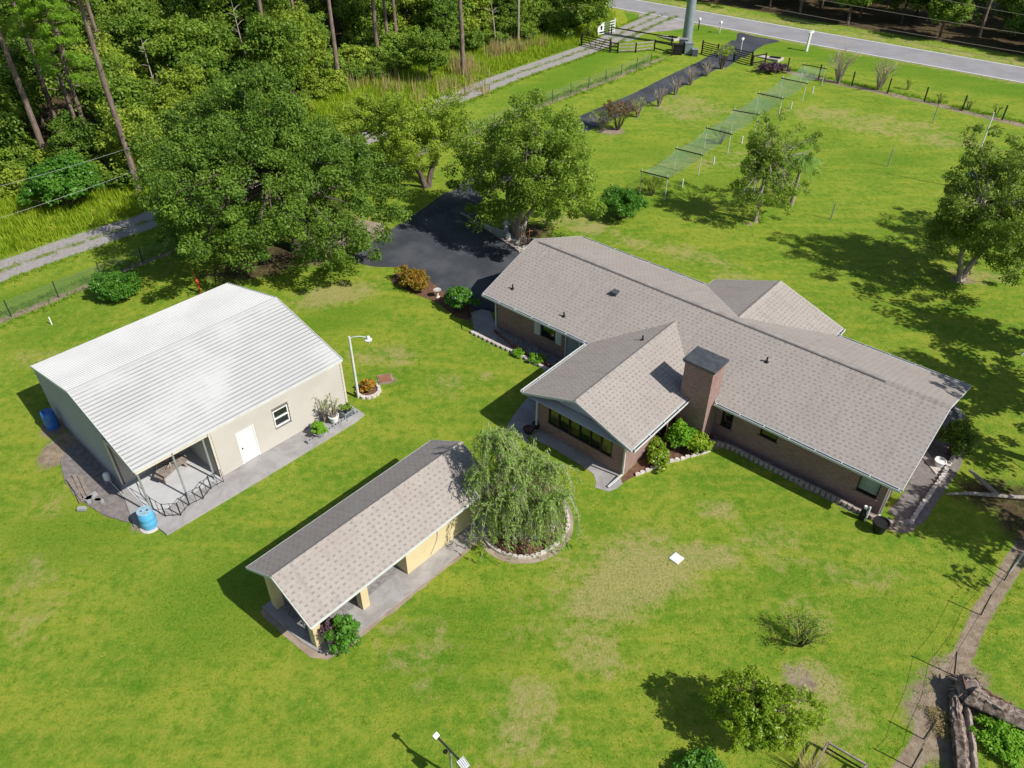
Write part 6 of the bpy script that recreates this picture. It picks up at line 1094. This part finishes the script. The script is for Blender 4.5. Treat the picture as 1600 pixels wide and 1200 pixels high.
place(broad[0], *P2(672, 128), .72, label='slim dark tree standing alone in the yellow weeds'); place(broad[1], *P2(918, 60), .8, label='bright green tree at the forest corner by the brown gate')
def rr2(x, y, s): px = topix(x, y, 3)[0]; return ('at the front of' if s < 17 else 'deep in'), ('toward the steel pole' if px < 1250 else 'above the bare shrubs' if px < 1430 else 'in the right corner')
for _ in range(5000):
    x = R2.uniform(8, 120); y = R2.uniform(70, 170); s = rside(x, y)
    if s < 9.5 or s > 34 or x > y * .85 + 12 or x < y * .02: continue
    if not free(x, y, 4.3): continue
    placed.append((x, y)); u = R2.random()
    if u < .85: place(broad[R2.choice((0, 1, 3))], x, y, R2.uniform(.75, 1.1), label='dark broadleaf tree %s the forest beyond the road, %s' % rr2(x, y, s), group='trees beyond the road %s %s' % rr2(x, y, s))
    else: place(pines[R2.choice((0, 1))], x, y, R2.uniform(.8, 1.0), label='tall pine %s the forest beyond the road, %s' % rr2(x, y, s), group='pines beyond the road %s %s' % rr2(x, y, s))
# trees right of the frame whose shade lies across the road
for x, y in ((71, 93), (78, 88)): place(broad[1], x, y, .95, label='tree beyond the right edge shading the road', group='trees shading the road')
print('forest', len(placed), cnt, cnt2)
mb = MB(); q = P(133, 214); mb.tube([(0, 0, 0), (-.4, .1, 2.2), (-1.0, .2, 4.6), (-.7, .2, 5.6)], [.11, .09, .06, .02], 6); mb.tube([(-.6, .1, 3.0), (-.2, .1, 4.4)], [.05, .02], 5); o = mb.build('dead_tree', 'white_plastic' if False else 'pale_bark'); o.location = q; tag(o, 'bent pale dead tree stem in the left forest', 'tree')
for i, (px, py, h_, lb) in enumerate(((118, 205, 6.0, 'straight grey dead stem left of the bent one'), (395, 150, 9.5, 'pale dead snag sticking out above the oak crown'), (255, 190, 8.0, 'leafless grey snag between oak and leaning pine'), (775, 75, 6.5, 'thin bare snag at the forest edge near the pale pole'))):
    mb = MB(); q = P(px, py); rr = random.Random(i + 40); top_ = Vector((rr.uniform(-.8, .8), rr.uniform(-.4, .4), h_)); mb.tube([(0, 0, 0), top_ * .5 + Vector((.1, 0, 0)), top_], [.12, .08, .02], 6)
    for k in range(9): a_ = rr.uniform(0, 6.28); o_ = top_ * rr.uniform(.35, .95); l_ = rr.uniform(.5, 1.5); mb.tube([o_, o_ + Vector((math.cos(a_) * l_ * .6, math.sin(a_) * l_ * .6, l_ * .3)), o_ + Vector((math.cos(a_) * l_, math.sin(a_) * l_, l_ * .35))], [.035, .022, .008], 4, False)
    o = mb.build('dead_tree', 'pale_bark'); o.location = q; tag(o, lb, 'tree')
# ------------------------------------------------------------------ grasses
def scat(n, f): 
    out = []
    while len(out) < n:
        q = f()
        if q is not None: out.append(q)
    return out
def weedpt():
    x = R2.uniform(-62, 14); y = R2.uniform(45, 122)
    if not (-12.0 < side1(x, y) < 4): return None
    if float(polyd(np.array([x]), np.array([y]), TRACK)[0]) < 2.1: return None
    if float(sdside(np.array([x]), np.array([y]), TRACK)[0]) < 0: return None
    return (x, y)
W = scat(8200, weedpt)
tufts('weed_grass', W, .2, .75, 'leaf_weed', 8, .3, .05, label='rough yellow green grass between track and forest')
tall = [(x, y) for x, y in scat(420, lambda: (lambda a, b_: (a, b_))(*P2(R2.uniform(760, 885), R2.gauss(88, 8)))) if side1(x, y) > -3][::2] + [(x, y) for x, y in (P2(R2.gauss(725, 8), R2.gauss(112, 6)) for _ in range(60))] + [(x, y) for x, y in (P2(R2.uniform(540, 760), R2.gauss(140, 14)) for _ in range(60))]
tufts('tall_reed_grass', tall, .9, 2.0, 'leaf_tan', 9, .3, .05, label='tall tan reed grass at the forest edge', lean=.25)
def along(line, n, off, jit):
    out = []
    for _ in range(n):
        i = R2.randrange(len(line) - 1); t_ = R2.random(); a = line[i]; b_ = line[i + 1]; l = math.hypot(b_[0] - a[0], b_[1] - a[1]); nx, ny = -(b_[1] - a[1]) / l, (b_[0] - a[0]) / l; o_ = R2.choice(off) + R2.gauss(0, jit); out.append((a[0] + (b_[0] - a[0]) * t_ + nx * o_, a[1] + (b_[1] - a[1]) * t_ + ny * o_))
    return out
tl = densify(TRACK, 1.0); tufts('verge_grass', along(tl, 2600, (-1.85, 1.85), .22) + along(tl, 500, (0,), .2), .06, .22, 'leaf_tufts', 6, .12, .03, label='grass tufts along the edges of the gravel track')
tufts('fence_grass', along(densify(FENCE_L, 1), 1500, (.55, .8, -.5), .22) + along(densify(FENCE_R, 1), 500, (.7,), .3), .08, .28, 'leaf_grass_lush', 6, .15, .03, label='uncut grass along the wire fences')
def inrect(x, y, o, yaw, x0, x1, y0, y1):
    dx, dy = x - o[0], y - o[1]; c_, s_ = math.cos(yaw), math.sin(yaw); u, v = c_ * dx + s_ * dy, -s_ * dx + c_ * dy; return x0 < u < x1 and y0 < v < y1
_drv = [P2(*q) for q in ((552, 402), (600, 366), (660, 327), (700, 300), (735, 305), (760, 345), (830, 372), (850, 420), (800, 470), (745, 490), (700, 500), (612, 440), (622, 418), (580, 416))]
def inpoly(x, y, pl):
    r_ = False
    for (x0, y0), (x1, y1) in zip(pl, pl[1:] + pl[:1]):
        if (y0 > y) != (y1 > y) and x < (x1 - x0) * (y - y0) / (y1 - y0) + x0: r_ = not r_
    return r_
def lawnpt():
    x = R2.uniform(-42, 46); y = 11 + 64 * R2.random() ** 1.25
    if abs(x) > y * .62 + 16: return None
    if inrect(x, y, ho, HY, -.8, 26.5, -1.6, 10.8) or inrect(x, y, ho, HY, 5.2, 16.5, -6.8, 1) or inrect(x, y, ho, HY, -2.5, 9, -3.5, 1) or inrect(x, y, bo, BYAW, -2.6, 12, -4.8, 8.6) or inrect(x, y, so_, SY, -.6, 12.8, -4.9, .4) or inpoly(x, y, _drv): return None
    xs_ = np.array([x]); ys_ = np.array([y])
    if polyd(xs_, ys_, DRIVE)[0] < 1.9 or polyd(xs_, ys_, TRACK)[0] < 2 or polyd(xs_, ys_, FENCE_B)[0] < .7 or (x - cw[0] - .2) ** 2 + (y - cw[1]) ** 2 < 6.5: return None
    return (x, y)
LP_ = scat(13000, lawnpt)
tufts('lawn_tufts', LP_[:9000], .03, .085, 'leaf_grass_lush', 6, .11, .016, label='short green grass clumps all over the lawn', lean=.9); tufts('lawn_tufts', LP_[11400:], .03, .08, 'leaf_dry_grass', 6, .1, .015, label='short dry straw coloured clumps in the lawn', lean=.9)
fb = densify(FENCE_B, .5); tufts('path_grass', [q for q in along(fb, 420, (-.6, .62), .12)], .03, .09, 'leaf_tufts', 6, .05, .012, label='ragged grass edge of the dirt strip at right')
print('objects', len(bpy.data.objects))
